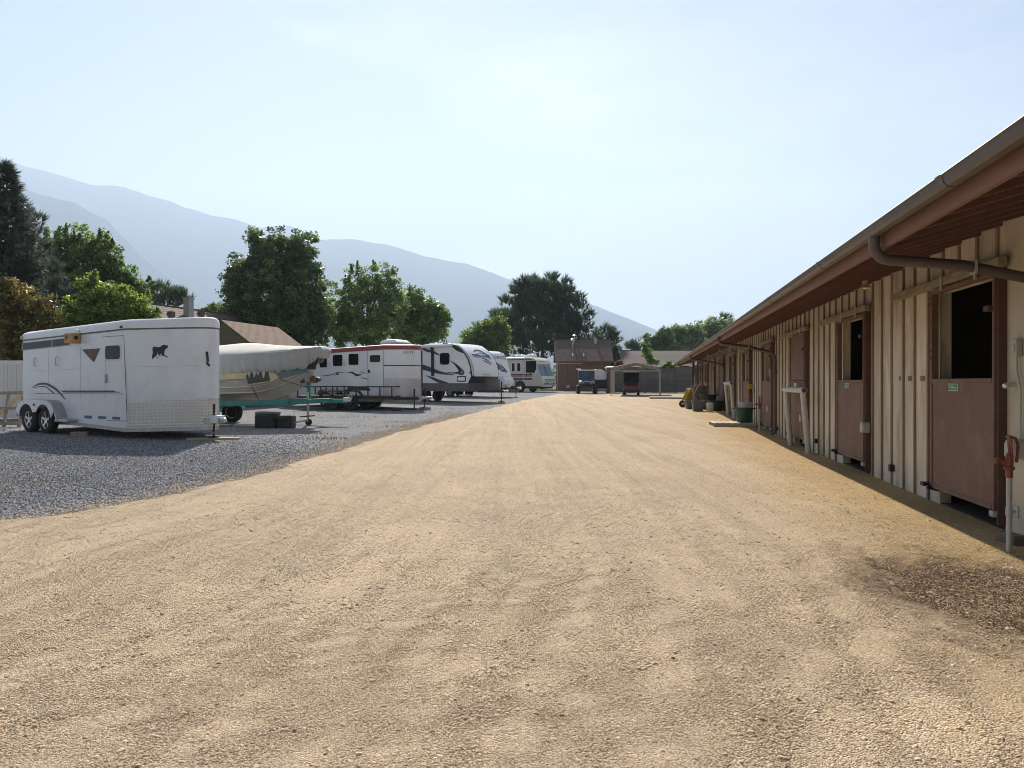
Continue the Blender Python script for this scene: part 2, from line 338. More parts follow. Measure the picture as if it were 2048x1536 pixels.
def gravel_mat(name, cols, cell, tint=None, streak=0.18, barn=False, bump=0.9, patch=None):
    """loose stone: one colour per cell, real relief through bump, slow drifts of tone along the yard"""
    m, n, l, b = new_mat(name)
    b.inputs['Roughness'].default_value = 0.95; b.inputs['Specular IOR Level'].default_value = 0.15
    ge = n.new('ShaderNodeNewGeometry'); pos = ge.outputs['Position']
    def noise(scale, detail=4, rough=0.6, vec=pos, dist=0.0):
        z = n.new('ShaderNodeTexNoise'); z.inputs['Scale'].default_value = scale; z.inputs['Detail'].default_value = detail
        z.inputs['Roughness'].default_value = rough; z.inputs['Distortion'].default_value = dist; l.new(vec, z.inputs['Vector']); return z.outputs['Fac']
    def ramp(fac, stops):
        r = n.new('ShaderNodeValToRGB'); e = r.color_ramp.elements
        while len(e) < len(stops): e.new(0.5)
        for k, (p, c) in enumerate(stops):
            e[k].position = p; e[k].color = (*c, 1) if len(c) == 3 else c
        l.new(fac, r.inputs['Fac']); return r.outputs['Color']
    def mix(fac, a, c, mode='MIX'):
        x = n.new('ShaderNodeMix'); x.data_type = 'RGBA'; x.blend_type = mode
        for s, v in ((0, fac), (6, a), (7, c)):
            if hasattr(v, 'links'): l.new(v, x.inputs[s])
            else: x.inputs[s].default_value = v if s == 0 else (*v, 1)
        return x.outputs[2]
    vo = n.new('ShaderNodeTexVoronoi'); vo.inputs['Scale'].default_value = cell; vo.inputs['Randomness'].default_value = 1.0
    l.new(pos, vo.inputs['Vector'])
    sep = n.new('ShaderNodeSeparateColor'); l.new(vo.outputs['Color'], sep.inputs[0])
    base = ramp(sep.outputs[0], [(i / (len(cols) - 1), c) for i, c in enumerate(cols)])
    # slow drifts
    mp = n.new('ShaderNodeMapping'); mp.inputs['Rotation'].default_value = (0, 0, R(10.8)); mp.inputs['Scale'].default_value = (2.0, 0.10, 1); l.new(pos, mp.inputs['Vector'])
    st = noise(1.0, 5, 0.65, mp.outputs[0], 0.6)
    base = mix(1.0, base, ramp(st, [(0.25, (1 - streak,) * 3), (0.75, (1 + streak * 0.6,) * 3)]), 'MULTIPLY')
    mp2 = n.new('ShaderNodeMapping'); mp2.inputs['Rotation'].default_value = (0, 0, R(13)); mp2.inputs['Scale'].default_value = (9.0, 0.35, 1); l.new(pos, mp2.inputs['Vector'])
    base = mix(1.0, base, ramp(noise(1.0, 4, 0.6, mp2.outputs[0], 0.5), [(0.3, (0.91, 0.91, 0.91)), (0.7, (1.06, 1.05, 1.04))]), 'MULTIPLY')
    bl = noise(0.8, 6, 0.7, pos, 0.4)
    base = mix(1.0, base, ramp(bl, [(0.3, (0.90, 0.90, 0.92)), (0.7, (1.08, 1.06, 1.0))]), 'MULTIPLY')
    if patch:   # trodden pale dust
        base = mix(ramp(noise(4.5, 6, 0.72, pos, 1.6), [(0.62, (0, 0, 0)), (0.80, (0.5,) * 3)]), base, patch)
    if barn:
        # worn straw band along the barn and the damp patch by the nearest hydrant, in barn coordinates
        rot = n.new('ShaderNodeMapping'); rot.vector_type = 'POINT'; rot.inputs['Rotation'].default_value = (0, 0, BARN_TH); l.new(pos, rot.inputs['Vector'])
        sx = n.new('ShaderNodeSeparateXYZ'); l.new(rot.outputs[0], sx.inputs[0])
        wob = n.new('ShaderNodeMath'); wob.operation = 'MULTIPLY_ADD'; l.new(noise(0.9, 6, 0.7, pos, 0.8), wob.inputs[0]); wob.inputs[1].default_value = 2.6; l.new(sx.outputs[0], wob.inputs[2])
        band = ramp(wob.outputs[0], [(0.0, (0, 0, 0)), (1.0, (1, 1, 1))])
        mr = n.new('ShaderNodeMapRange'); mr.inputs['From Min'].default_value = 2.5; mr.inputs['From Max'].default_value = 3.9; l.new(wob.outputs[0], mr.inputs['Value'])
        straw = ramp(noise(26, 5, 0.7), [(0.3, (0.20, 0.12, 0.045)), (0.5, (0.44, 0.285, 0.10)), (0.72, (0.62, 0.45, 0.20))])
        sm = n.new('ShaderNodeMath'); sm.operation = 'MULTIPLY'; sm.inputs[1].default_value = 0.68; l.new(mr.outputs[0], sm.inputs[0])
        base = mix(sm.outputs[0], base, straw)
        # damp earth
        vd = n.new('ShaderNodeVectorMath'); vd.operation = 'SUBTRACT'; l.new(rot.outputs[0], vd.inputs[0]); vd.inputs[1].default_value = (2.15, 4.95, 0)
        vsx = n.new('ShaderNodeVectorMath'); vsx.operation = 'MULTIPLY'; l.new(vd.outputs[0], vsx.inputs[0]); vsx.inputs[1].default_value = (1.25, 0.95, 0)
        ln = n.new('ShaderNodeVectorMath'); ln.operation = 'LENGTH'; l.new(vsx.outputs[0], ln.inputs[0])
        ad = n.new('ShaderNodeMath'); ad.operation = 'MULTIPLY_ADD'; l.new(noise(3.2, 7, 0.75, pos, 0.9), ad.inputs[0]); ad.inputs[1].default_value = 2.6; l.new(ln.outputs['Value'], ad.inputs[2])
        md = n.new('ShaderNodeMapRange'); md.inputs['From Min'].default_value = 2.6; md.inputs['From Max'].default_value = 1.95; l.new(ad.outputs[0], md.inputs['Value'])
        mm = n.new('ShaderNodeMath'); mm.operation = 'MULTIPLY'; mm.inputs[1].default_value = 1.0; l.new(md.outputs[0], mm.inputs[0])
        base = mix(mm.outputs[0], base, (0.075, 0.042, 0.022))
    l.new(base, b.inputs['Base Color'])
    v2 = n.new('ShaderNodeTexVoronoi'); v2.feature = 'F1'; v2.inputs['Scale'].default_value = cell; l.new(pos, v2.inputs['Vector'])
    inv = n.new('ShaderNodeMath'); inv.operation = 'SUBTRACT'; inv.inputs[0].default_value = 1.0; l.new(v2.outputs['Distance'], inv.inputs[1])
    b1 = n.new('ShaderNodeBump'); b1.inputs['Strength'].default_value = bump; b1.inputs['Distance'].default_value = 1.7 / cell; l.new(inv.outputs[0], b1.inputs['Height'])
    b2 = n.new('ShaderNodeBump'); b2.inputs['Strength'].default_value = 0.25; b2.inputs['Distance'].default_value = 0.03; l.new(noise(5, 6, 0.7), b2.inputs['Height']); l.new(b1.outputs[0], b2.inputs['Normal'])
    l.new(b2.outputs[0], b.inputs['Normal'])
    return m
BARN_TH = math.atan(272 / F)
TAN = [(0.28, 0.205, 0.135), (0.46, 0.35, 0.235), (0.54, 0.42, 0.29), (0.60, 0.475, 0.34), (0.69, 0.58, 0.445)]
M['tan_gravel'] = gravel_mat('tan_gravel', TAN, 125, barn=True, patch=(0.62, 0.50, 0.36), streak=0.18, bump=0.75)
GREY = [(0.09, 0.095, 0.11), (0.18, 0.185, 0.205), (0.27, 0.275, 0.295), (0.38, 0.38, 0.395), (0.56, 0.55, 0.55)]
M['grey_gravel'] = gravel_mat('grey_gravel', GREY, 46, streak=0.12, bump=1.0)
M['dry_earth'] = gravel_mat('dry_earth', [(0.16, 0.13, 0.08), (0.22, 0.18, 0.11), (0.2, 0.2, 0.1), (0.28, 0.23, 0.15)], 20)

# ------------------------------------------------------------------ ground
def fbm(t, seed, octs=5, f0=0.35, gain=0.55):
    r = np.random.default_rng(seed); v = 0.0; a = 1.0
    for k in range(octs):
        ph = r.uniform(0, 100); f = f0 * 2.17 ** k
        v += a * (math.sin(t * f * 2 * math.pi + ph) + 0.6 * math.sin(t * f * 3.7 + ph * 1.7)); a *= gain
    return v / 3.0
mb = MB()
ys = [-60, -20, -5, 0, 5, 10, 14, 30, 50, 66, 90, 140, 250, 500, 1000, 2000, 3500, 5500]
xs = [-5000, -2000, -700, -200, -60, -20, 0, 20, 60, 200, 700, 2000, 5000]
mb.v = [(x, y, gz(y) - 0.012) for y in ys for x in xs]
nx = len(xs)
mb.f = [(j * nx + i, j * nx + i + 1, (j + 1) * nx + i + 1, (j + 1) * nx + i) for j in range(len(ys) - 1) for i in range(nx - 1)]
tag(mb.build('ground', M['dry_earth']), kind='structure')
_rr = np.random.default_rng(77); _GRID = _rr.random((64, 64))
def vnoise(x, y):
    """smooth value noise on a random lattice, -1..1"""
    xi, yi = np.floor(x).astype(int), np.floor(y).astype(int); u, v = x - xi, y - yi; u = u * u * (3 - 2 * u); v = v * v * (3 - 2 * v)
    g = lambda a, b: _GRID[a % 64, b % 64]
    return 2 * ((g(xi, yi) * (1 - u) + g(xi + 1, yi) * u) * (1 - v) + (g(xi, yi + 1) * (1 - u) + g(xi + 1, yi + 1) * u) * v) - 1
def relief(x, y):
    """ruts along the drive and a gentle roughness, metres above the gravel lot; fades out far away"""
    x = np.asarray(x, float); y = np.asarray(y, float)
    X = x * math.cos(BARN_TH) - y * math.sin(BARN_TH); Y = x * math.sin(BARN_TH) + y * math.cos(BARN_TH)
    Xw = X + .35 * vnoise(Y * .13 + 7, X * .1 + 3)
    v = .006 * vnoise(Xw * 1.5 + 11, Y * .10 + 5) + .005 * vnoise(Xw * 3.6 + 29, Y * .16 + 9) + .0025 * vnoise(Xw * 8 + 3, Y * .5 + 21)
    v = v + .0035 * vnoise(x * 1.3 + 40, y * 1.3 + 13) + .0030 * vnoise(x * 3.1 + 17, y * 3.1 + 33) + .0022 * vnoise(x * 6.7 + 2, y * 6.7 + 50)
    return (0.018 + .72 * v) * np.clip((34.0 - y) / 16.0, 0.25, 1.0) * np.clip((3.1 - X) / .9, .1, 1.0)
def sheet(name, yrange, step, left, right, lift, m, cols=6, rel=False):
    b = MB(); rows = []
    y = yrange[0]
    while y <= yrange[1]:
        xl, xr = left(y), right(y)
        row = np.linspace(0, 1, cols + 1); row = xl + (xr - xl) * (row if not rel else np.where(row < .5, .5 - .5 * (1 - 2 * row) ** 1.6, .5 + .5 * (2 * row - 1) ** 1.6))
        zz_ = relief(row, y) if rel else np.zeros(cols + 1)
        if rel: zz_[0] = 0.0; zz_[1] *= .7
        rows.append([(float(xx_), y, gz(y) + lift + float(z_)) for xx_, z_ in zip(row, zz_)]); y += step if y < 30 else step * 2
    b.rings(rows, closed=False, caps=False)
    o = b.build(name, m); tag(o, kind='structure')
    o.data.polygons.foreach_set('use_smooth', [True] * len(o.data.polygons))
    return o
def barn_line(y, X): # world x of the line at lateral X beside the barn
    return (X + y * math.sin(BARN_TH)) / math.cos(BARN_TH)
EDGE = [(-20, -60), (0, -26), (4, -12), (6, -6.9), (6.9, -5.0), (7.2, -4.55), (8.7, -4.14), (10.1, -3.75), (13.7, -3.5), (18.7, -2.95), (28.2, -1.47), (42.2, 0.77), (53.9, 3.26), (58, 4.4)]
def edge(y):
    x = float(np.interp(y, [e[0] for e in EDGE], [e[1] for e in EDGE]))
    return x + 0.13 * fbm(y, 3) + 0.05 * fbm(y, 5, 4, 2.5, 0.7)
sheet('gravel_lot', (-18, 64), 0.5, lambda y: -32 - 0.3 * y, lambda y: barn_line(y, 3.3) , 0.0, M['grey_gravel'])
sheet('driveway', (-3, 55.5), 0.05, edge, lambda y: barn_line(y, 3.3), 0.004, M['tan_gravel'], 90, True)
_EY = np.arange(0, 34, .02); _EX = np.array([edge(v) for v in _EY])
edge_v = lambda q: np.interp(q, _EY, _EX)
gz_v = lambda q: 0.011 * np.clip(q - 14.0, 0, 52)
# loose stones in front of the camera and along the two-gravel seam
def pebbles(name, pts, rad, m, seed):
    me = bpy.data.meshes.new(name); me.vertices.add(len(pts)); me.vertices.foreach_set('co', np.asarray(pts, np.float32).ravel()); me.update()
    o = bpy.data.objects.new(name, me); ROOT.objects.link(o); tag(o, kind='stuff')
    b = MB(); r = np.random.default_rng(seed)
    ph = (1 + 5 ** .5) / 2
    iv = [(-1, ph, 0), (1, ph, 0), (-1, -ph, 0), (1, -ph, 0), (0, -1, ph), (0, 1, ph), (0, -1, -ph), (0, 1, -ph), (ph, 0, -1), (ph, 0, 1), (-ph, 0, -1), (-ph, 0, 1)]
    fi = [(0, 11, 5), (0, 5, 1), (0, 1, 7), (0, 7, 10), (0, 10, 11), (1, 5, 9), (5, 11, 4), (11, 10, 2), (10, 7, 6), (7, 1, 8), (3, 9, 4), (3, 4, 2), (3, 2, 6), (3, 6, 8), (3, 8, 9), (4, 9, 5), (2, 4, 11), (6, 2, 10), (8, 6, 7), (9, 8, 1)]
    b.v = [tuple(np.array(v) / 1.9 * np.array([1.15, 0.95, 0.55]) * r.uniform(0.75, 1.2)) for v in iv]; b.f = fi
    pm = b.mesh('pebble', m)
    ng = bpy.data.node_groups.new(name, 'GeometryNodeTree')
    ng.interface.new_socket('Geometry', in_out='INPUT', socket_type='NodeSocketGeometry'); ng.interface.new_socket('Geometry', in_out='OUTPUT', socket_type='NodeSocketGeometry')
    gi = ng.nodes.new('NodeGroupInput'); go = ng.nodes.new('NodeGroupOutput')
    src = bpy.data.objects.new('pebble_source', pm)
    oi = ng.nodes.new('GeometryNodeObjectInfo'); oi.inputs['Object'].default_value = src
    ip = ng.nodes.new('GeometryNodeInstanceOnPoints')
    rv = ng.nodes.new('FunctionNodeRandomValue'); rv.data_type = 'FLOAT_VECTOR'; rv.inputs[0].default_value = (-0.5, -0.5, 0); rv.inputs[1].default_value = (0.5, 0.5, 6.28)
    rs = ng.nodes.new('FunctionNodeRandomValue'); rs.data_type = 'FLOAT'; rs.inputs[2].default_value = rad[0]; rs.inputs[3].default_value = rad[1]
    L = ng.links
    L.new(gi.outputs[0], ip.inputs['Points']); L.new(oi.outputs['Geometry'], ip.inputs['Instance'])
    L.new(rv.outputs[0], ip.inputs['Rotation']); L.new(rs.outputs[1], ip.inputs['Scale']); L.new(ip.outputs[0], go.inputs[0])
    md = o.modifiers.new('scatter', 'NODES'); md.node_group = ng
    return o
def pebble_mat(name, cols):
    m, n, l, b = new_mat(name)
    oi = n.new('ShaderNodeObjectInfo'); r = n.new('ShaderNodeValToRGB'); e = r.color_ramp.elements
    while len(e) < len(cols): e.new(0.5)
    for k, c in enumerate(cols): e[k].position = k / (len(cols) - 1); e[k].color = (*c, 1)
    l.new(oi.outputs['Random'], r.inputs['Fac']); l.new(r.outputs['Color'], b.inputs['Base Color']); b.inputs['Roughness'].default_value = 0.9; b.inputs['Specular IOR Level'].default_value = 0.2
    return m
M['tan_pebble'] = pebble_mat('tan_pebble', [tuple(c * 1.03 for c in q) for q in TAN])
M['grey_pebble'] = pebble_mat('grey_pebble', [tuple(c * 1.0 for c in q) for q in GREY])
N = 460000
d = 2.2 * (14.0 / 2.2) ** (rng.random(N) ** 1.15); x = (rng.random(N) * 2 - 1) * 0.76 * d
xe = edge_v(d); xr = barn_line(d, 3.05)
patchy = vnoise(x * 1.7 + 3, d * 1.1 + 8) + .7 * vnoise(x * 4.6 + 20, d * 3.3 + 1) > -0.45 + 1.8 * (rng.random(N) - 0.5)
keep = (x > xe) & (x < xr) & patchy & (rng.random(N) < np.clip((14.0 - d) / 8.0, 0, 1))
pebbles('loose_tan_gravel', np.stack([x, d, 0.0048 + relief(x, d)], 1)[keep], (0.0019, 0.0051), M['tan_pebble'], 1)
N2 = 90000
d = 6.0 * (22 / 6.0) ** rng.random(N2); x = -(0.2 + rng.random(N2) * 0.55) * d
xe = edge_v(d)
keep = (x < xe + 0.25 * rng.standard_normal(N2)) & (rng.random(N2) < np.clip((21.0 - d) / 9.0, 0, 1)) & (rng.random(N2) < np.clip((-x / d - 0.2) / 0.12 + 0.1 * 0, 0.15, 1))
pebbles('loose_grey_gravel', np.stack([x, d, gz_v(d) + 0.006], 1)[keep], (0.006, 0.015), M['grey_pebble'], 2)
d = 5.8 + rng.random(14000) * 22; x = edge_v(d) + 0.10 - 0.38 * np.abs(rng.standard_normal(14000))
pebbles('scattered_tan_gravel', np.stack([x, d, gz_v(d) + 0.008], 1), (0.006, 0.014), M['tan_pebble'], 3)

d = 2.3 * (30 / 2.3) ** rng.random(5200); x = (rng.random(5200) * 2 - 1) * .76 * d
keep = (x > edge_v(d) + .1) & (x < barn_line(d, 3.0)); d, x = d[keep], x[keep]
pebbles('scattered_stones', np.stack([x, d, gz_v(d) + relief(x, d) + .005], 1), (0.005, 0.013), M['tan_pebble'], 4)
M['clod'] = pebble_mat('clod', [(0.05, 0.03, 0.017), (0.09, 0.055, 0.03), (0.14, 0.09, 0.05)])
Yb = 4.95 + .7 * rng.standard_normal(480); Xb = 2.3 + .38 * rng.standard_normal(480); k2 = rng.random(480) < .25; Yb[k2] = 4 + 22 * rng.random(k2.sum()); Xb[k2] = 3.0 - 1.5 * rng.random(k2.sum())
x = Xb * math.cos(BARN_TH) + Yb * math.sin(BARN_TH); d = -Xb * math.sin(BARN_TH) + Yb * math.cos(BARN_TH); keep = Xb < 3.05; x, d = x[keep], d[keep]
pebbles('dirt_clods', np.stack([x, d, gz_v(d) + relief(x, d) + .006], 1), (0.003, 0.009), M['clod'], 5)
# blades: weeds on the lot and straw by the barn
def blades(name, pts, L, W, m, flat=False, seed=0):
    r = np.random.default_rng(seed); n = len(pts); pts = np.asarray(pts)
    a = r.random(n) * 6.283; ln = L * (0.5 + r.random(n)); t = np.stack([np.cos(a), np.sin(a), np.zeros(n)], 1)
    sd = np.stack([-np.sin(a), np.cos(a), np.zeros(n)], 1) * W
    if flat: tip = pts + t * ln[:, None] + np.stack([np.zeros(n)] * 2 + [r.random(n) * 0.012], 1)
    else: tip = pts + t * (ln * 0.5)[:, None] + np.stack([np.zeros(n)] * 2 + [ln], 1)
    if flat: V = np.stack([pts - sd, pts + sd, tip + sd, tip - sd], 1).reshape(-1, 3); k = 4
    else: V = np.stack([pts - sd, pts + sd, tip], 1).reshape(-1, 3); k = 3
    return raw_mesh(name, V, k, np.repeat(r.random(n), k), m)
def raw_mesh(name, V, k, var, m):
    n = len(V) // k
    me = bpy.data.meshes.new(name); me.vertices.add(len(V)); me.vertices.foreach_set('co', V.astype(np.float32).ravel())
    me.loops.add(len(V)); me.loops.foreach_set('vertex_index', np.arange(len(V), dtype=np.int32))
    me.polygons.add(n); me.polygons.foreach_set('loop_start', np.arange(0, len(V), k, dtype=np.int32)); me.polygons.foreach_set('loop_total', np.full(n, k, dtype=np.int32))
    at = me.attributes.new('var', 'FLOAT', 'POINT'); at.data.foreach_set('value', np.asarray(var, np.float32))
    me.materials.append(m); me.update(calc_edges=True)
    o = bpy.data.objects.new(name, me); ROOT.objects.link(o); return o
wp = []
for px, py, rr, nn in [(60, 965, 0.5, 90), (110, 960, 0.4, 70), (300, 880, 0.4, 60), (650, 878, 0.35, 120), (640, 868, 0.3, 50), (800, 845, 0.5, 60), (690, 835, 1.0, 120), (1040, 790, 1.2, 120), (770, 855, 0.6, 50), (560, 905, .5, 40), (20, 985, .4, 60), (900, 818, .8, 60), (880, 826, .8, 60), (450, 900, .5, 40)]:
    dd = 1.504 / ((py - HOR) / F + 0.011)
    if dd < 14: dd = CAM_H * F / (py - HOR)
    cx, cyy = P(px, dd)
    for k in range(nn):
        a = random.random() * 6.283; q = rr * random.random() ** 0.7
        wp.append((cx + math.cos(a) * q * 1.6, cyy + math.sin(a) * q, gz(cyy + math.sin(a) * q)))
tag(blades('weeds', wp, 0.06, 0.006, M['weed'], seed=4), kind='stuff')
sp = []
for k in range(12000):
    Y = 2.3 + 26 * random.random() ** 1.9; X = 3.1 - abs(random.gauss(0, 0.9))
    if random.random() < 0.15: X = 3.1 - random.random() * 2.6
    if Y < 4.2 and random.random() < .75: continue
    yw = -X * math.sin(BARN_TH) + Y * math.cos(BARN_TH); xw = X * math.cos(BARN_TH) + Y * math.sin(BARN_TH)
    sp.append((xw, yw, gz(yw) + 0.008 + float(relief(xw, yw))))
tag(blades('straw', sp, 0.06, 0.0013, M['straw_m'], flat=True, seed=5), kind='stuff')

# ------------------------------------------------------------------ mountains
def noise2(x, y, seed):
    r = np.random.default_rng(seed); v = 0; a = 1.0; f = 1.0
    for k in range(7):
        an = r.uniform(0, 6.28); ph = r.uniform(0, 50, 2)
        v = v + a * np.sin((x * math.cos(an) + y * math.sin(an)) * f + ph[0]) * np.cos((y * math.cos(an) - x * math.sin(an)) * f * 0.9 + ph[1]); a *= 0.56; f *= 2.05
    return v
def mountain(name, crest, d_foot, d_crest, m, seed, pmin, pmax):
    cols = np.linspace(pmin, pmax, 330); T = np.concatenate([np.linspace(0, 1, 60), np.linspace(1.03, 1.4, 10)])
    hp = np.interp(cols, [c[0] for c in crest], [c[1] for c in crest])
    V = []
    for t in T:
        dd = d_foot + (d_crest - d_foot) * t
        x = (cols - 1024) / F * dd
        H = (HOR - hp) * d_crest / F + CAM_H
        prof = (t ** 1.15) if t <= 1 else max(0, 1 - (t - 1) * 1.6)
        n = noise2(x / 420, np.full_like(x, dd) / 620, seed)
        g = np.abs(np.sin(x / 210 + 0.9 * noise2(x / 600, np.full_like(x, dd) / 500, seed + 5)))
        w = math.sin(math.pi * min(t, 1)) if t < 1 else 0.15
        z = H * prof + (n * 0.022 + (0.5 - g) * 0.035) * H * w + (noise2(x / 60, np.full_like(x, dd) / 60, seed + 2) * (3.5 if t > .8 else 5.0) * np.clip(H / 250, 0, 1))
        V.append(np.stack([x, np.full_like(x, dd), np.maximum(z, -2 + 0 * z)], 1))
    b = MB(); n = len(cols); b.v = [tuple(p) for row in V for p in row]
    b.f = [(j * n + i, j * n + i + 1, (j + 1) * n + i + 1, (j + 1) * n + i) for j in range(len(T) - 1) for i in range(n - 1)]
    o = b.build(name, m, smooth=True); return tag(o, kind='structure')
M['mountain'] = mat('mountain', (0.016, 0.021, 0.017), 0.95, var=0.3, scale=0.008, dirt=(0.025, 0.026, 0.022), dscale=0.004, damt=0.4, spec=0.0)
mountain('mountain_ridge', [(-900, 330), (-300, 290), (-100, 285), (0, 312), (60, 335), (110, 347), (180, 368), (250, 374), (300, 392), (345, 403), (365, 412), (420, 430), (480, 443), (520, 455), (580, 450), (640, 480), (700, 477), (770, 487), (850, 513), (930, 527), (1040, 566), (1160, 600), (1240, 630), (1330, 667), (1420, 705), (1560, 748), (1700, 762)], 2800, 5000, M['mountain'], 11, -500, 1650)
mountain('mountain_spur', [(-900, 380), (-300, 340), (0, 352), (60, 382), (150, 405), (185, 425), (215, 440), (240, 468), (280, 510), (330, 552), (380, 592), (440, 640), (520, 700), (640, 756), (700, 764)], 2200, 3600, M['mountain'], 23, -500, 700)

# ------------------------------------------------------------------ the stable (barn frame: X away from the yard axis, Y along the building)
barn = thing('stable', 'long beige board and batten horse stable with red brown doors', 'stable', (0, 0, 0), -BARN_TH)
WX, WT = 3.17, 0.12
def wallp(px, py, X=WX):
    dd = F * X / (math.cos(BARN_TH) * (px - 1296.0))
    return (dd + X * math.sin(BARN_TH)) / math.cos(BARN_TH), CAM_H + (HOR - py) * dd / F
DOORS = [7.87 + 3.97 * k for k in range(11) if 7.87 + 3.97 * k < 48] 
DOORS = [3.9] + DOORS
DW, Z_TOP = 0.74, 2.34
Y0, Y1 = -4.0, 48.2
wp_m = M['barn_wall']
segs = []; a = Y0
for dc in DOORS:
    segs.append((a, dc - DW)); a = dc + DW
segs.append((a, Y1))
for (a, b_) in segs:
    plain = a < 7.0 and b_ > 4.5
    if plain: MB().bb(WX, WX + WT, a, b_, -0.15, 2.93).build('wall_panel', M['barn_plain'], barn); continue
    cuts = [a] + [q for q in (Y0 + 0.2 + 0.41 * k for k in range(140)) if a + .06 < q < b_ - .06] + [b_]
    for c0, c1 in zip(cuts[:-1], cuts[1:]):
        j = random.uniform(0, .005); MB().bb(WX + j, WX + WT, c0 + .002, c1 - .002, -0.15, 2.93).build('board', wp_m, barn)
for dc in DOORS:
    cuts = [dc - DW] + [q for q in (Y0 + 0.2 + 0.41 * k for k in range(140)) if dc - DW + .06 < q < dc + DW - .06] + [dc + DW]
    for c0, c1 in zip(cuts[:-1], cuts[1:]):
        j = random.uniform(0, .005); MB().bb(WX + j, WX + WT, c0 + .002, c1 - .002, Z_TOP, 2.93).build('board', wp_m, barn)
# battens, each its own strip
bt = MB().box((0, 0, 1.34), (0.020, 0.040, 2.88)).mesh('batten', M['batten'])
bs = MB().box((0, 0, (Z_TOP + .12 + 2.78) / 2), (0.020, 0.040, 2.78 - Z_TOP - .12)).mesh('batten', M['batten'])
y = Y0 + 0.2; k = 0
random.seed(3)
while y < Y1 - 0.1:
    near = min(DOORS, key=lambda q: abs(q - y)); dy = abs(near - y)
    if 4.75 < y < 6.95: y += 0.41; continue
    if dy > DW + 0.05: share('batten', bt, barn, (WX - 0.010, y + random.uniform(-.015, .015), 0), (0, 0, random.uniform(-.02, .02)))
    else: share('batten', bs, barn, (WX - 0.010, y, 0))
    y += 0.41
# roof structure
RX0, RX1 = 1.86, WX + 0.3
pitch = 0.27
raf = MB().prism([(RX0, 2.425), (RX1, 2.425 + (RX1 - RX0) * pitch), (RX1, 2.425 + (RX1 - RX0) * pitch + 0.125), (RX0, 2.55)], 'y', -0.019, 0.019).mesh('rafter', M['rafter'])
y = Y0 - 0.4
while y < 50.6:
    share('rafter', raf, barn, (0, y, 0)); y += 0.43
MB().bb(1.82, 1.858, Y0 - 0.5, 50.9, 2.41, 2.575).build('fascia', M['fascia'], barn, 0.004)
# gutter: open half-round trough on the fascia
gp0 = [(1.815, 1.0), (1.808, .45), (1.79, .12), (1.755, .0), (1.72, .10), (1.70, .42), (1.692, .92), (1.680, 1.0), (1.684, 1.08), (1.704, 1.0), (1.712, .46), (1.727, .22), (1.755, .12), (1.783, .22), (1.80, .5), (1.808, 1.0)]
gp = [(x_, 2.492 + h_ * .072) for x_, h_ in gp0]
gut = MB().prism(gp, 'y', Y0 - 0.5, 50.92).build('gutter', M['gutter'], barn)
gj = MB().prism([(1.817 - (1.817 - x_) * 1.03, 2.488 + h_ * .079) for x_, h_ in gp0[:8]] + [(1.70, 2.56), (1.80, 2.56)], 'y', -.04, .04).mesh('gutter_joint', M['gutter'])
for k in range(17): share('gutter_joint', gj, gut, (0, -1.5 + k * 3.05, 0))
XR = WX + 4.2
zr = lambda X: 2.562 + (X - 1.80) * pitch
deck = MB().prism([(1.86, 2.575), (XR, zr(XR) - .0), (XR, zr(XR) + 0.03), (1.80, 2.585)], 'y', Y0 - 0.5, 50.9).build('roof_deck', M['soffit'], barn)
# shingle courses: front rows built, stepped like the real thing
for k in range(10):
    X0, X1_ = 1.735 + k * 0.14, 1.735 + (k + 1) * 0.14 + 0.03
    z0 = zr(X0) + 0.052; z1 = zr(X1_) + 0.040
    mbc = MB(); yy = Y0 - 0.55
    while yy < 50.9:
        w = random.uniform(0.26, 0.36); dzz = random.uniform(0, 0.006)
        mbc.add([(X0, yy, z0 - .018), (X1_, yy, z1 - .018), (X1_, yy + w, z1 - .018), (X0, yy + w, z0 - .018), (X0 - random.uniform(0, .012), yy, z0 + dzz), (X1_, yy, z1 - .006), (X1_, yy + w, z1 - .006), (X0, yy + w, z0 + dzz)],
                [(3, 2, 1, 0), (4, 5, 6, 7), (0, 4, 7, 3), (0, 1, 5, 4), (3, 7, 6, 2)])
        yy += w + 0.006
    tag(mbc.build('shingle_course', M['shingle_dark'], barn), kind='stuff')
MB().prism([(3.1, zr(3.1) + .04), (XR, zr(XR) + .04), (XR + 4.5, zr(2.9)), (XR + 4.5, zr(2.9) + .03), (XR, zr(XR) + .08), (3.1, zr(3.1) + .048)], 'y', Y0 - 0.5, 50.9).build('roof', M['shingle_dark'], barn)
# inside: back wall, end walls, partitions, floor
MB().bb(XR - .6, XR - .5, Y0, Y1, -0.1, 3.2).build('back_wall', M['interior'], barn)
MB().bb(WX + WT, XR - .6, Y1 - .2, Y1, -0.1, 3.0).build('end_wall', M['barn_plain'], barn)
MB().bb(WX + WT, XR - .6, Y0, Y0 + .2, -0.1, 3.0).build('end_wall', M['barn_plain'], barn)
MB().bb(WX + 0.02, XR - .6, Y0, Y1, -0.05, 0.02).build('stall_floor', M['stall_floor_shade'], barn)
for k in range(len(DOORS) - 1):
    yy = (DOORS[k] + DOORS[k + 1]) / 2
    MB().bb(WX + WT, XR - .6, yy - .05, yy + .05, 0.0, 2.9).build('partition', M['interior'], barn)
# end post of the open porch
MB().bb(2.9, 3.04, 48.6, 48.74, -0.1, 2.75).build('post', M['door_frame'], barn)

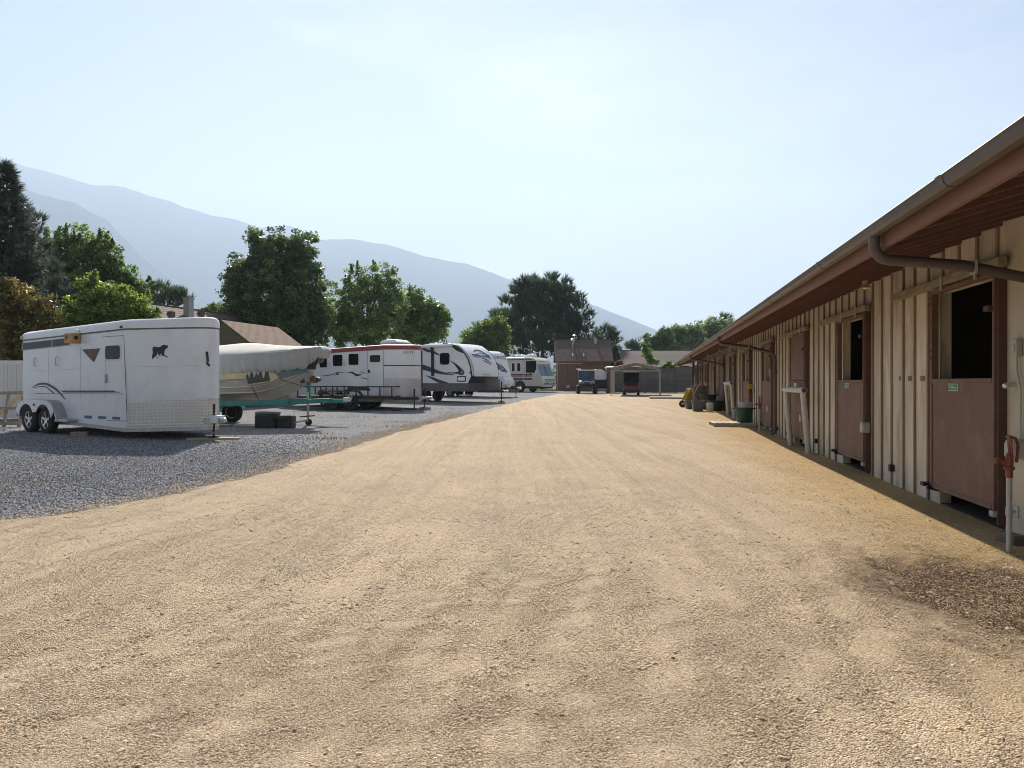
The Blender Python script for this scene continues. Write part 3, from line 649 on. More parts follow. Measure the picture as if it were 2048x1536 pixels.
def stall_door(dc, upper, plate, k):
    x1 = WX - 0.035; x0 = x1 - 0.05
    zb, zm = 0.20, 1.378
    lower = MB().bb(x0, x1, dc - DW + .01, dc + DW, zb, zm).build('stall_door', M['door_red'], barn, 0.006)
    fr = MB()
    fr.bb(x0 - .012, x1 + .01, dc + DW - .045, dc + DW + .012, zb - .01, Z_TOP + .02)
    fr.bb(x0 - .012, x1 + .01, dc - DW - .0, dc - DW + .035, zb - .01, Z_TOP + .05)
    fr.bb(x0 - .010, x1 + .008, dc - DW + .05, dc + DW - .045, zm - .03, zm + .012)
    fr.bb(x0 - .010, x1 + .008, dc - DW + .05, dc + DW - .045, zb - .012, zb + .03)
    fr.bb(x0 - .010, x1 + .008, dc - DW + .05, dc + DW - .045, Z_TOP - .02, Z_TOP + .02)
    fr.build('frame', M['door_red'], lower, 0.004)
    MB().bb(x0 + .01, WX - .002, dc - DW - .03, dc - DW - .004, 0.06, Z_TOP + .05).build('door_post', M['door_frame'], lower, 0.004)
    if upper:
        MB().bb(x0 + .004, x1, dc - DW + .16, dc + DW - .01, zm + .02, Z_TOP - .02).build('upper_panel', M['door_red'], lower, 0.005)
    tr = MB().bb(x0 - .02, x0 + .055, dc - DW - .1, dc + DW + 1.25, 2.385, 2.475).build('track_beam', M['track_wood'], lower, 0.006)
    for q in (-.4, .4):
        MB().bb(x0 - .035, x0 - .022, dc + q - .02, dc + q + .02, 2.33, 2.49).build('hanger', M['galv'], lower)
    hg = MB()
    for zz in (1.62, 1.70, 2.22, 2.28): hg.bb(x0 - .022, x0 - .012, dc + DW - .03, dc + DW + .03, zz - .012, zz + .012)
    hg.build('hinge', M['door_frame'], lower)
    MB().bb(x0 - .05, x0 + .01, dc - DW + .02, dc - DW + .12, 2.0, 2.05).build('latch', M['door_frame'], lower)
    g = MB().bb(x0 - .03, x1, dc - DW - .02, dc - DW + .06, zb - .07, zb - .014); g.build('floor_guide', M['galv'], lower, 0.01)
    ft = MB().cyl((x0 - .06, dc + DW - .05, zb + .0), (x0 + .06, dc + DW - .05, zb - .03), .022, .022, 10); ft.bb(x0 - .08, x0 + .02, dc + DW + .0, dc + DW + .09, zb - .0, zb + .04)
    ft.build('door_stop', M['black'], lower)
    if plate:
        yc = dc + 0.14; zc = 1.30
        MB().bb(x0 - .012, x0 - .003, yc - .115, yc + .115, zc - .038, zc + .038).build('name_plate', M['sign_white'], lower, 0.002)
        MB().bb(x0 - .015, x0 - .011, yc - .107, yc + .107, zc - .031, zc + .031).build('name_plate_face', M['sign_green'] if plate != 'white' else M['label_white'], lower)
        if plate != 'white':
            v, f = text_mb(plate, 0.05)
            b = MB(); b.add([(x0 - .0165, yc - p[0], zc + p[1]) for p in v], f); b.build('lettering', M['sign_white'], lower)
    return lower
for k, dc in enumerate(DOORS):
    stall_door(dc, k in (3, 7, 8), {1: "'N Myers", 2: 'N Mears', 3: 'white'}.get(k), k)
    MB().bb(WX + .02, WX + WT, dc - DW - .06, dc - DW, 0, Z_TOP).build('jamb', M['barn_plain'], barn)

# downspouts: elbow under the gutter, run back to the wall, down the wall
for Yd in (6.05, 18.6, 30.8, 42.9):
    pts = [(1.755, Yd, 2.50)]
    for t in range(0, 7):
        an = t / 6 * R(72); pts.append((1.755 + 0.13 * (1 - math.cos(an)), Yd, 2.44 - 0.13 * math.sin(an)))
    e = pts[-1]
    pts += [(2.4, Yd, 2.255), (3.02, Yd, 2.10)]
    for t in range(1, 7):
        an = t / 6 * R(76); pts.append((3.02 + 0.09 * math.sin(an), Yd, 2.10 - 0.022 * t - 0.07 * (1 - math.cos(an))))
    pts += [(3.11, Yd, 1.2), (3.11, Yd, 0.12), (3.03, Yd, 0.05)]
    ds = MB().tube(pts, 0.042, 12).build('downspout', M['gutter'], barn, smooth=True)
    MB().bb(2.46, 2.475, Yd - .05, Yd + .05, 2.19, 2.29).build('strap', M['galv'], ds)
    MB().bb(3.06, 3.165, Yd - .05, Yd + .05, 1.6, 1.63).build('strap', M['gutter'], ds)

# wall fittings
def switch_box(px, py, h=.13, conduit_to=None, dome=True):
    Y, z = wallp(px, py)
    bx = MB().bb(WX - .055, WX - .002, Y - .045, Y + .045, z - h / 2, z + h / 2).build('switch_box', M['box_grey'], barn, 0.006)
    MB().bb(WX - .062, WX - .055, Y - .018, Y + .018, z - .03, z + .03).build('toggle', M['galv'], bx)
    if conduit_to:
        z1 = conduit_to
        MB().tube([(WX - .03, Y, z - h / 2), (WX - .03, Y, z - .2), (WX - .03, Y - .06, z - .35), (WX - .03, Y - .06, z1 + .05)], .011, 8).build('conduit', M['galv'], bx, smooth=True)
        if dome:
            MB().prism([(-.07, -.08), (.07, -.08), (.07, .03), (.05, .07), (0, .09), (-.05, .07), (-.07, .03)], 'x', WX - .13, WX - .01, Matrix.Translation((0, Y - .06, z1))).build('outlet_hood', M['box_grey'], bx, 0.02)
switch_box(2041, 695, .15, conduit_to=0.78)
switch_box(1738, 722, .15, conduit_to=0.70)
switch_box(1611, 742, .16, conduit_to=0.62)
switch_box(1543, 745, .18, conduit_to=0.66)
switch_box(1469, 752, .2, conduit_to=0.7)
for px, py in ((1788, 936), (1636, 882), (1556, 857)):
    Y, z = wallp(px, py)
    MB().bb(WX - .06, WX - .001, Y - .035, Y + .035, z - .045, z + .045).build('outlet_box', M['black'], barn, 0.005)
Y, z = wallp(2030, 769)
lk = MB().cyl((WX - .002, Y, z), (WX - .05, Y, z), .025, .02, 12); lk.sphere((WX - .07, Y, z - .01), .03); lk.build('hose_tap', M['alloy'], barn, smooth=True)
Y, z = wallp(2033, 1023)
MB().bb(WX - .012, WX - .001, Y - .05, Y + .05, z - .05, z + .05).cyl((WX - .012, Y, z), (WX - .05, Y, z), .012, n=8).build('bracket', M['galv'], barn, .004)
# patched repair marks on the boards
for px, py, w in ((1800, 757, .06), (1820, 757, .1), (1845, 757, .1), (1868, 757, .06)):
    Y, z = wallp(px, py)
    MB().bb(WX - .004, WX - .001, Y - w * .6, Y + w * .6, z - .03, z + .03).build('repair_patch', M['batten'], barn)

def barn_pos(X, Y, z=None):
    xw = X * math.cos(BARN_TH) + Y * math.sin(BARN_TH); yw = -X * math.sin(BARN_TH) + Y * math.cos(BARN_TH)
    return (xw, yw, gz(yw) if z is None else z)
# barn lamps
lamp_lbl = ['cream bell shaped lamp under the eave beside the second stall door', 'cream bell lamp under the eave left of the second downspout', 'cream bell lamp second from the far end of the eave', 'cream bell lamp at the far end of the stable eave']
for i, (px, py) in enumerate(((1730, 574), (1440, 706), (1416, 711), (1381, 730))):
    X = 2.75; dd = F * X / (math.cos(BARN_TH) * (px - 1296)); Y = (dd + X * math.sin(BARN_TH)) / math.cos(BARN_TH)
    t = thing('eave_lamp', lamp_lbl[i], 'lamp', barn_pos(X, Y, 2.565), -BARN_TH, 'lamps under the stable eave')
    MB().lathe([(.075, 0), (.07, .012), (.05, .03), (.036, .055), (.03, .10), (.032, .115), (.02, .12)], n=20, caps=False).build('lamp_shade', M['lamp_cream'], t, smooth=True)
    MB().cyl((0, 0, .115), (0, 0, .135), .045, n=14).build('mount', M['soffit'], t)
    MB().sphere((0, 0, .02), .03, sc=(1, 1, 1.2)).build('bulb', M['bulb'], t, smooth=True)

# ------------------------------------------------------------------ things beside the stable
def hydrant(X, Y, label, rot=0):
    t = thing('yard_hydrant', label, 'hydrant', barn_pos(X, Y), -BARN_TH + rot, 'frost proof yard hydrants')
    MB().cyl((0, 0, -.05), (0, 0, .66), .021, n=14).cyl((0, 0, .30), (0, 0, .36), .025, n=14).build('standpipe', M['galv'], t, smooth=True)
    h = MB().lathe([(.026, .60), (.026, .66), (.038, .662), (.038, .685), (.028, .69), (.030, .74), (.022, .78), (.012, .80)], n=14)
    h.cyl((-.02, 0, .715), (-.085, 0, .745), .02, .017, 12).cyl((-.078, 0, .75), (-.095, 0, .70), .022, .02, 12)
    h.build('head', M['hydrant_red'], t, smooth=True)
    l = MB().bar((.012, -.018, .76), (.0, -.018, .925), .008, .03); l.bar((.012, .018, .76), (.0, .018, .925), .008, .03)
    l.cyl((0, -.03, .92), (0, .03, .92), .014, n=10).cyl((0, 0, .78), (0, 0, .9), .007, n=8)
    l.loft_circ([(.0, 0, .925), (.045, 0, .91), (.062, 0, .86), (.058, 0, .78), (.05, 0, .72)], [.011, .011, .012, .011, .013], 8)
    l.build('lever', M['hydrant_red'], t)
    return t
hydrant(2.80, 6.24, 'red handled yard hydrant on a grey pipe in front of the nearest stall door')
hydrant(2.87, 19.5, 'red yard hydrant on a thin grey pipe beside the wooden pallet')
hydrant(2.88, 31.1, 'distant yard hydrant standing by the white bucket and grey tote')
def hitch_rail(Ya, Yb, Xa, Xb, label):
    t = thing('hitching_rail', label, 'hitching rail', barn_pos(Xa, (Ya + Yb) / 2), -BARN_TH, 'pipe hitching rails along the stable')
    L = (Yb - Ya) / 2; zz = 1.20
    MB().cyl((-.08, -L - .14, zz), (-.08, L + .14, zz), .056, n=16).build('top_rail', M['pvc'], t, smooth=True)
    for s in (-1, 1):
        MB().cyl((0.03, s * L, -.05), (-.08, s * L, zz - .02), .053, n=16).build('leg', M['pvc'], t, smooth=True)
    MB().cyl((-.08, -L - .141, zz), (-.08, -L - .145, zz), .045, n=14).build('pipe_end', M['rust'], t)
hitch_rail(14.2, 15.9, 2.95, 2.95, 'white pipe hitching rail in front of the closed stall door')
hitch_rail(25.4, 27.2, 2.88, 2.88, 'far white pipe hitching rail beyond the green tub')
# stone block and rounded footing by the first door
p = barn_pos(2.98, 6.62)
b = MB().box((0, 0, .045), (.12, .22, .09)); tag(b.build('paving_block', M['stone'], None, 0.012), 'dark stone block on the ground under the nearest stall door', 'block'); bpy.data.objects['paving_block'].location = p; bpy.data.objects['paving_block'].rotation_euler = (0, 0, -BARN_TH + .25)
p = barn_pos(3.08, 6.05)
fo = MB().sphere((0, 0, .02), .16, 14, 8, (.6, 1.2, .9)).build('footing_stone', M['concrete'], None, smooth=True); fo.location = p; tag(fo, 'rounded concrete footing behind the nearest red hydrant', 'stone')
# pallet
pt = thing('pallet', 'weathered wooden pallet on the ground under the green tub', 'pallet', barn_pos(2.42, 21.55), -BARN_TH + .06)
for k in range(7): MB().bb(-.6 + k * .17, -.6 + k * .17 + .13, -.5, .5, .105, .125).build('slat', M['deck_wood'], pt)
for yy in (-.48, 0, .48): MB().bb(-.6, .55, yy - .02, yy + .02, .018, .105).build('runner', M['deck_wood'], pt)
for k in (0, 3, 6): MB().bb(-.6 + k * .17, -.6 + k * .17 + .12, -.5, .5, 0.0, .018).build('slat', M['old_wood'], pt)
def tub(name, label, cat, loc, r0, r1, h, m, handles=True, square=False, z0=0.0, group=None):
    t = thing(name, label, cat, loc, -BARN_TH, group)
    n = 4 if square else 24
    if square:
        def rr(s, z): 
            c = s * .2; q = [(s - c, -s), (s, -s + c), (s, s - c), (s - c, s), (-s + c, s), (-s, s - c), (-s, -s + c), (-s + c, -s)]
            return [(a_ * 1.0, b_ * 1.25, z) for a_, b_ in q]
        MB().rings([rr(r0, 0), rr(r1, h), rr(r1 * 1.07, h), rr(r1 * 1.07, h + .02), rr(r1 * .95, h + .02), rr(r0 * .95, .02)]).build('body', m, t, smooth=True)
    else:
        MB().lathe([(r0 * .9, 0), (r0, .02), (r1, h), (r1 * 1.08, h), (r1 * 1.08, h + .025), (r1 * .96, h + .025), (r0 * .93, .03), (.01, .03)], n=24).build('body', m, t, smooth=True)
    if handles:
        for s in (-1, 1):
            MB().tube([(s * r1 * 1.02, -.09, h - .01), (s * (r1 * 1.02 + .06), -.06, h + .005), (s * (r1 * 1.02 + .06), .06, h + .005), (s * r1 * 1.02, .09, h - .01)], .013, 6).build('handle', m, t, smooth=True)
    return t
q = barn_pos(2.72, 21.4); tub('feed_tub', 'green plastic tub standing on the pallet', 'tub', (q[0], q[1], q[2] + .125), .19, .255, .40, M['bucket_green'])
q = barn_pos(2.75, 21.4); t2 = tub('muck_bucket', 'light grey tub nested upside down above the green tub', 'tub', (q[0], q[1], q[2] + .33), .175, .195, .36, M['tub_grey'], False)
q = barn_pos(2.0, 30.0); tub('storage_tote', 'dark grey rectangular plastic tote beside the white bucket', 'tote', q, .19, .235, .44, M['plastic_grey'], False, True)
q = barn_pos(2.45, 29.6); wb = tub('paint_bucket', 'dirty white plastic bucket next to the grey tote', 'bucket', q, .13, .15, .34, M['plastic_white'], False)
MB().tube([(-.15, 0, .31), (-.16, -.05, .36), (0, -.1, .40), (.16, -.05, .36), (.15, 0, .31)], .004, 6).build('handle', M['steel'], wb)
q = barn_pos(2.55, 31.7); tub('muck_tub', 'wide black muck tub behind the grey tote', 'tub', (q[0], q[1], q[2]), .30, .36, .62, M['black'])
q = barn_pos(2.75, 30.6); tub('muck_tub', 'low black tub against the stable wall behind the white bucket', 'tub', q, .26, .31, .40, M['black'])
q = barn_pos(2.35, 34.2); tub('muck_tub', 'tall black tub farthest back by the stable wall', 'tub', q, .30, .37, .95, M['plastic_grey'])
q = barn_pos(1.95, 32.3); tub('water_trough', 'low grey plastic trough between the wheelbarrow and the tote', 'trough', q, .30, .36, .34, M['plastic_grey'], False, True)
q = barn_pos(2.0, 34.6); tub('red_bucket', 'small red bucket behind the yellow wheelbarrow', 'bucket', (q[0], q[1], q[2]), .22, .27, .62, M['red_plastic'], False)
# fire extinguisher on the wall
Y, z = wallp(1503, 779, 3.1)
FE_S = .75
fe = thing('fire_extinguisher', 'red fire extinguisher with yellow cover hung on the stable wall', 'extinguisher', barn_pos(3.06, Y, z), -BARN_TH)
MB().lathe([(.05, -.22), (.075, -.2), (.075, 0.02), (.05, .05)], n=16).build('cylinder', M['red_plastic'], fe, smooth=True)
MB().bb(-.08, .07, -.08, .08, .03, .22).build('cover', M['yellow'], fe, .02)
MB().bb(.06, .14, -.03, .03, -.15, .15).build('bracket', M['steel'], fe); fe.scale = (FE_S,) * 3
# wheelbarrow tipped up on its nose
wbr = thing('wheelbarrow', 'yellow wheelbarrow tipped up on its front wheel', 'wheelbarrow', barn_pos(1.80, 33.6), -BARN_TH + R(14)); wbr.scale = (.88,) * 3
MB().lathe([(.09, -.04), (.14, -.05), (.18, -.04), (.19, 0), (.18, .04), (.14, .05), (.09, .04)], (-.28, 0, .19), 24, 'y').build('tyre', M['rubber'], wbr, smooth=True)
MB().lathe([(.02, -.05), (.12, -.03), (.12, .03), (.02, .05)], (-.28, 0, .19), 18, 'y').build('rim', M['tub_grey'], wbr, smooth=True)
def wr(x0, x1, w0, z): return [(x0, -w0, z), (x1, -w0, z), (x1, w0, z), (x0, w0, z)]
tray = MB(); T = Matrix.Translation((-.05, 0, .06)) @ Matrix.Rotation(R(-66), 4, 'Y')
rg = [wr(.12, .62, .20, .0), wr(0.0, .86, .33, .27), wr(-.03, .89, .35, .275), wr(-.03, .89, .35, .29), wr(.02, .84, .31, .28), wr(.13, .61, .18, .02)]
tray.rings([[tuple(T @ Vector(p)) for p in r] for r in rg]).build('tray', M['yellow'], wbr, .01)
for s in (-1, 1):
    MB().bar(tuple(T @ Vector((-.25, s * .10, -.05))), tuple(T @ Vector((1.30, s * .26, -.03))), .035, .045).build('handle', M['raw_wood'], wbr, .006)
    MB().tube([tuple(T @ Vector(v)) for v in ((.62, s * .2, -.05), (.55, s * .2, -.30), (.35, s * .2, -.30), (.25, s * .15, -.05))], .012, 8).build('leg', M['steel'], wbr)
# white fork handle leaning
q = barn_pos(2.2, 36.5)
fk = thing('broom', 'thin white handled broom standing behind the wheelbarrow', 'broom', q, 0)
MB().cyl((0, 0, .1), (.12, .1, 1.5), .016, n=8).build('handle', M['pvc'], fk); MB().bb(-.15, .15, -.03, .03, 0, .16).build('head', M['black'], fk, .01)

# ------------------------------------------------------------------ vehicles (own frame: x forward, y away from the yard, z up)
class Frame:
    """a vehicle's own frame, with the near side wall on y = 0; on() reads where a sight line meets that wall"""
    def __init__(s, px, dist, head):
        s.x, s.y = P(px, dist); s.h = R(head); s.z = gz(dist)
        s.fx, s.fy = math.cos(s.h), -math.sin(s.h)
    def on(s, px, py, ang=0.0, org=(0, 0)):
        ca, sa = math.cos(ang), math.sin(ang)
        def w(vx, vy): return (s.fx * vx - s.fy * vy, s.fy * vx + s.fx * vy)
        ux, uy = w(ca, sa); ox, oy = w(*org); ax, ay = s.x + ox, s.y + oy
        k = (px - 1024) / F; t = (k * ay - ax) / (ux - k * uy)
        return t, Hpx(py, ay + t * uy) - s.z
    def thing(s, name, label, cat, group=None):
        return thing(name, label, cat, (s.x, s.y, s.z), -s.h, group)
def wheel(parent, c, r=.36, w=.2, rim=.22, side=-1, spokes=5, rim_m='alloy'):
    y0, y1 = -w / 2, w / 2
    ty = MB().lathe([(rim, y0 + .01), (rim + .04, y0), (r - .05, y0 + .005), (r - .012, y0 + .03), (r, y0 + .05), (r, y1 - .05), (r - .012, y1 - .03), (r - .05, y1 - .005), (rim + .04, y1), (rim, y1 - .01)], c, 32, 'y', caps=False).build('wheel', M['rubber'], parent, smooth=True)
    ym = side * (w / 2 - .05)
    rm = MB().lathe([(rim, -w / 2 + .02), (rim * .93, -w / 2 + .03), (rim * .9, 0), (rim * .93, w / 2 - .03), (rim, w / 2 - .02)], c, 28, 'y', caps=False)
    rm.lathe([(.01, ym - .01), (rim * .32, ym + side * .02), (rim * .34, ym - side * .02), (.01, ym - side * .02)], c, 16, 'y')
    rm.build('rim', M[rim_m], ty, smooth=True)
    sp_ = MB()
    for k in range(spokes):
        a = 2 * math.pi * k / spokes + .3
        sp_.bar((c[0] + math.cos(a) * rim * .25, c[1] + ym, c[2] + math.sin(a) * rim * .25), (c[0] + math.cos(a) * rim * .94, c[1] + ym + side * .012, c[2] + math.sin(a) * rim * .94), .03, rim * .26)
    sp_.build('spoke', M[rim_m], ty)
    MB().lathe([(rim * .9, -side * .02), (.01, -side * .02), (.01, -side * .03), (rim * .9, -side * .03)], c, 20, 'y').build('brake_drum', M['black'], ty)
def rrect(x0, x1, z0, z1, r, n=4):
    pts = []
    for cx, cz, a0 in ((x1 - r, z1 - r, 0), (x0 + r, z1 - r, 90), (x0 + r, z0 + r, 180), (x1 - r, z0 + r, 270)):
        for k in range(n + 1):
            a = R(a0 + 90 * k / n); pts.append((cx + r * math.cos(a), cz + r * math.sin(a)))
    return pts
def decal(parent, poly, m, y=0.0, name='stripe', t=.004, proud=.002):
    return MB().prism(poly, 'y', y - proud - t, y - proud).build(name, M[m] if isinstance(m, str) else m, parent)
def window(parent, x0, x1, z0, z1, r=.06, frame='black', y=0.0, name='window', fw=.025):
    w = MB().prism(rrect(x0 - fw, x1 + fw, z0 - fw, z1 + fw, r + fw), 'y', y - .02, y - .002).build(name, M[frame], parent, .004)
    MB().prism(rrect(x0, x1, z0, z1, r), 'y', y - .026, y - .0195).build('pane', M['glass'], w)
    return w
def curve_band(cl, widths, n=24):
    """a swoosh: centre line control points with a width at each, as one outline"""
    P_ = np.array(cl, float); m = len(P_); t = np.linspace(0, m - 1, n)
    def cr(A):
        out = []
        for q in t:
            i = min(int(q), m - 2); u = q - i
            p0, p1, p2, p3 = A[max(i - 1, 0)], A[i], A[i + 1], A[min(i + 2, m - 1)]
            out.append(0.5 * ((2 * p1) + (-p0 + p2) * u + (2 * p0 - 5 * p1 + 4 * p2 - p3) * u ** 2 + (-p0 + 3 * p1 - 3 * p2 + p3) * u ** 3))
        return np.array(out)
    c = cr(P_); w = np.interp(t, range(m), widths)
    d = np.gradient(c, axis=0); nn = np.stack([-d[:, 1], d[:, 0]], 1); nn /= np.linalg.norm(nn, axis=1)[:, None] + 1e-9
    up, lo = c + nn * w[:, None] / 2, c - nn * w[:, None] / 2
    return [tuple(p) for p in up] + [tuple(p) for p in lo[::-1]]
def band(parent, cl, widths, m, y=0.0, name='stripe', t=.004, proud=.002):
    """swoosh built as a quad strip so that it stays clean"""
    o = curve_band(cl, widths); n = len(o) // 2; up, lo = o[:n], o[n:][::-1]
    b = MB(); b.v = [(p[0], y - proud - t, p[1]) for p in up] + [(p[0], y - proud - t, p[1]) for p in lo]
    b.f = [(i, i + 1, n + i + 1, n + i) for i in range(n - 1)]
    return b.build(name, M[m], parent)
def hitch(parent, x0, x1, yc, z, m, jack=True, jz0=-.02, jz1=.95, foot=True, half=.6, jackm='black'):
    """A frame tongue with coupler and jack, apex at x1"""
    for s in (-1, 1): MB().bar((x0, yc + s * half, z), (x1 - .12, yc + s * .05, z), .07, .12).build('tongue_beam', M[m], parent, .006)
    MB().bb(x1 - .22, x1 + .02, yc - .06, yc + .06, z - .05, z + .07).build('coupler', M['steel'], parent, .015)
    MB().sphere((x1 + .05, yc, z + .02), .065, sc=(1.3, .9, .9)).build('ball_socket', M['alloy'], parent, smooth=True)
    if jack:
        MB().cyl((x1 - .32, yc, jz0 + .03), (x1 - .32, yc, z + .05), .028, n=12).cyl((x1 - .32, yc, z - .02), (x1 - .32, yc, jz1), .036, n=12).build('jack', M[jackm], parent, smooth=True)
        if foot: MB().bb(x1 - .41, x1 - .23, yc - .09, yc + .09, jz0, jz0 + .03).build('jack_foot', M[jackm], parent)
    MB().tube([(x1 - .1, yc - .06, z - .03), (x1 - .12, yc - .09, z - .2), (x1 - .2, yc - .08, z - .3), (x1 - .35, yc - .09, z - .2), (x1 - .45, yc - .1, z - .02)], .010, 6).build('safety_chain', M['steel'], parent)

# ---- white horse trailer
fr = Frame(250, 16.6, 32)
ht = fr.thing('horse_trailer', 'white two axle horse trailer with rounded nose and dark blue stripes', 'horse trailer')
LT = 4.93
zb = lambda x: .25 + (-x / LT * .17 if x < 0 else .035 * x)
zt = lambda x: 2.55 - (-x / LT * .11 if x < 0 else -.005 * x)
nose = [(0, 0), (.625, .245), (1.25, .49), (1.58, .64), (1.76, .75), (1.88, .87), (1.92, 1.0), (1.88, 1.13), (1.76, 1.25), (1.58, 1.36), (1.25, 1.51), (.625, 1.755), (0, 2.0)]
plan = nose + [(-1.6, 2.0), (-3.3, 2.0), (-LT, 2.0), (-LT, 0), (-3.3, 0), (-1.6, 0)]
off = lambda e: [((x - .95) * (1 + e / 3.4) + .95 if x > 0 else x - (e if x < -LT + .1 else 0), (y - 1) * (1 + e) + 1) for x, y in plan]
body = MB().rings([[(x, y, zb(x)) for x, y in plan], [(x, y, zt(x)) for x, y in plan]]).build('body', M['white_paint'], ht, smooth=True)
MB().rings([[(x, y, zt(x)) for x, y in off(.012)], [(x, y, zt(x) + .035) for x, y in off(.012)]]).build('roof_trim', M['seam'], ht, smooth=True)
o2 = off(.02)
MB().rings([[(x, y, zt(x) + .035) for x, y in o2], [(x, y, zt(x) + .15) for x, y in o2], [(x, y, zt(x) + .21) for x, y in off(-.02)], [(x, y, zt(x) + .25) for x, y in off(-.10)], [(x, y, zt(x) + .27) for x, y in off(-.30)]]).build('roof', M['white_roof'], ht, smooth=True)
# base rail
MB().rings([[(x, y, zb(x) - .09) for x, y in off(-.01)], [(x, y, zb(x) - .002) for x, y in off(-.01)]]).build('frame_rail', M['steel'], ht)
# tread plate round the nose
def tread_mat():
    m, n, l, b = new_mat('tread_plate')
    b.inputs['Base Color'].default_value = (0.62, 0.595, 0.57, 1); b.inputs['Metallic'].default_value = 1.0; b.inputs['Roughness'].default_value = 0.2
    tc = n.new('ShaderNodeTexCoord'); hs = []
    for rot in (45, -45):
        mp = n.new('ShaderNodeMapping'); mp.inputs['Rotation'].default_value = (R(rot), 0, 0) ; mp.inputs['Scale'].default_value = (1, 1, 1); l.new(tc.outputs['UV'], mp.inputs['Vector'])
        mp.inputs['Rotation'].default_value = (0, 0, R(rot))
        w = n.new('ShaderNodeTexWave'); w.inputs['Scale'].default_value = 6.5; w.wave_profile = 'SIN'; l.new(mp.outputs[0], w.inputs['Vector']); hs.append(w.outputs['Fac'])
    mu = n.new('ShaderNodeMath'); mu.operation = 'MULTIPLY'; l.new(hs[0], mu.inputs[0]); l.new(hs[1], mu.inputs[1])
    bp = n.new('ShaderNodeBump'); bp.inputs['Strength'].default_value = 0.55; bp.inputs['Distance'].default_value = 0.02; l.new(mu.outputs[0], bp.inputs['Height']); l.new(bp.outputs[0], b.inputs['Normal'])
    return m
M['tread'] = tread_mat()
tp = MB(); ring = [(x + (.006 if x > .05 else 0), 1 + (y - 1) * 1.006 if 0.05 < x else y * 1.0 + (-.004 if y < 1 else .004)) for x, y in nose]
ring = [(.05, .012)] + ring[1:-1] + [(.05, 1.988)]
tp.rings([[(x, y, zb(x) + .03) for x, y in ring], [(x, y, zb(x) + .60 + .02 * x) for x, y in ring]], closed=False, caps=False)
tpo = tp.build('tread_plate', M['tread'], ht, smooth=True)
uvl = tpo.data.uv_layers.new(name='uv'); acc = [0.0]
for k in range(1, len(ring)): acc.append(acc[-1] + math.dist(ring[k], ring[k - 1]))
for lp in tpo.data.loops:
    vi = lp.vertex_index; uvl.data[lp.index].uv = (acc[vi % len(ring)], tpo.data.vertices[vi].co.z)
# pieces on the near side, read off the photograph
def S(px, py): return fr.on(px, py)
x0, z0 = S(46, 699); x1, z1 = S(141, 690)
w = MB().prism([S(45, 686), S(45, 701), S(141, 690.5), S(141, 675)], 'y', -.016, -.002).build('window_band', M['panel_line'], ht)
for p0, p1 in ((0.01, .62), (.645, .985)):
    q = lambda t, e: (46 + 94 * t, (687 - 11 * t) if e else (700 - 10.5 * t))
    MB().prism([S(*q(p0, 1)), S(*q(p0, 0)), S(*q(p1, 0)), S(*q(p1, 1))], 'y', -.022, -.0155).build('pane', M['glass'], w)
# door seam, window, handle
dl, dr = 209, 249
drw = MB()
for (a_, b_) in ((S(248, 672), S(254.5, 841)), (S(204, 674), S(248, 671)), (S(214.5, 841), S(254.5, 842))):
    drw.bar((a_[0], -.003, a_[1]), (b_[0], -.003, b_[1]), .006, .012)
door = drw.build('door_seam', M['seam'], ht)
a_, b_ = S(212.5, 719), S(241.5, 690.5)
window(ht, a_[0], b_[0], a_[1], b_[1], .07, 'white_roof')
a_ = S(213.5, 757); MB().bb(a_[0] - .03, a_[0] + .03, -.05, -.002, a_[1] - .1, a_[1] + .1).build('door_handle', M['steel'], ht, .015)
# tie rings
for px, py in ((72, 724), (115, 722)):
    a_ = S(px, py); MB().tube([(a_[0], -.005, a_[1] + .11), (a_[0], -.05, a_[1] + .09), (a_[0], -.05, a_[1] - .09), (a_[0], -.005, a_[1] - .11)], .013, 6).build('tie_rail', M['steel'], ht)
# panel joint across side and nose
a_, b_ = S(48, 742), S(160, 738); MB().bar((a_[0], -.002, a_[1]), (b_[0], -.002, b_[1]), .003, .006).build('panel_seam', M['panel_line'], ht)
a_, b_ = S(70, 787), S(248, 788); MB().bar((a_[0], -.002, a_[1]), (b_[0], -.002, b_[1]), .003, .010).build('panel_seam', M['blue_stripe'], ht)
for t_ in (.28, .60, .83):
    MB().bar((-LT * (1 - t_), -.0015, .95), (-LT * (1 - t_), -.0015, 2.2), .002, .006).build('panel_seam', M['panel_line'], ht)
# stripes
pts = [S(65, 775), S(77, 768.5), S(93, 768), S(110, 777), S(122, 788), S(131, 799)]
band(ht, pts, [.01, .05, .06, .07, .06, .02], 'blue_stripe')
band(ht, [S(67, 776), S(78, 773.5), S(92, 774), S(105, 784), S(109, 787.5)], [.008, .02, .03, .04, .02], 'blue_stripe', proud=.004)
decal(ht, [S(121, 781), S(228, 781), S(233, 783.5), S(240, 784), S(240, 785), S(128, 785)], 'blue_stripe', proud=.005)
# blue and white reflectors
for px in (176, 204, 232):
    a_, b_ = S(px - 7, 836.5 + (px - 176) * .04), S(px + 8, 831.5 + (px - 176) * .045)
    MB().bb(a_[0], b_[0], -.007, -.002, a_[1], b_[1]).build('reflector', M['blue_reflector'], ht)
# triangular shield sticker with animal head
sh = MB().prism([S(164, 699), S(201, 696.5), S(190, 721), S(188, 724), S(185, 722)], 'y', -.006, -.002).build('shield_sticker', M['blue_stripe'], ht)
MB().prism([S(174, 700.5), S(195, 699), S(189, 712), S(190, 722), S(186, 721), S(184, 712)], 'y', -.009, -.0062).build('sticker_print', M['rust_decal'], ht)
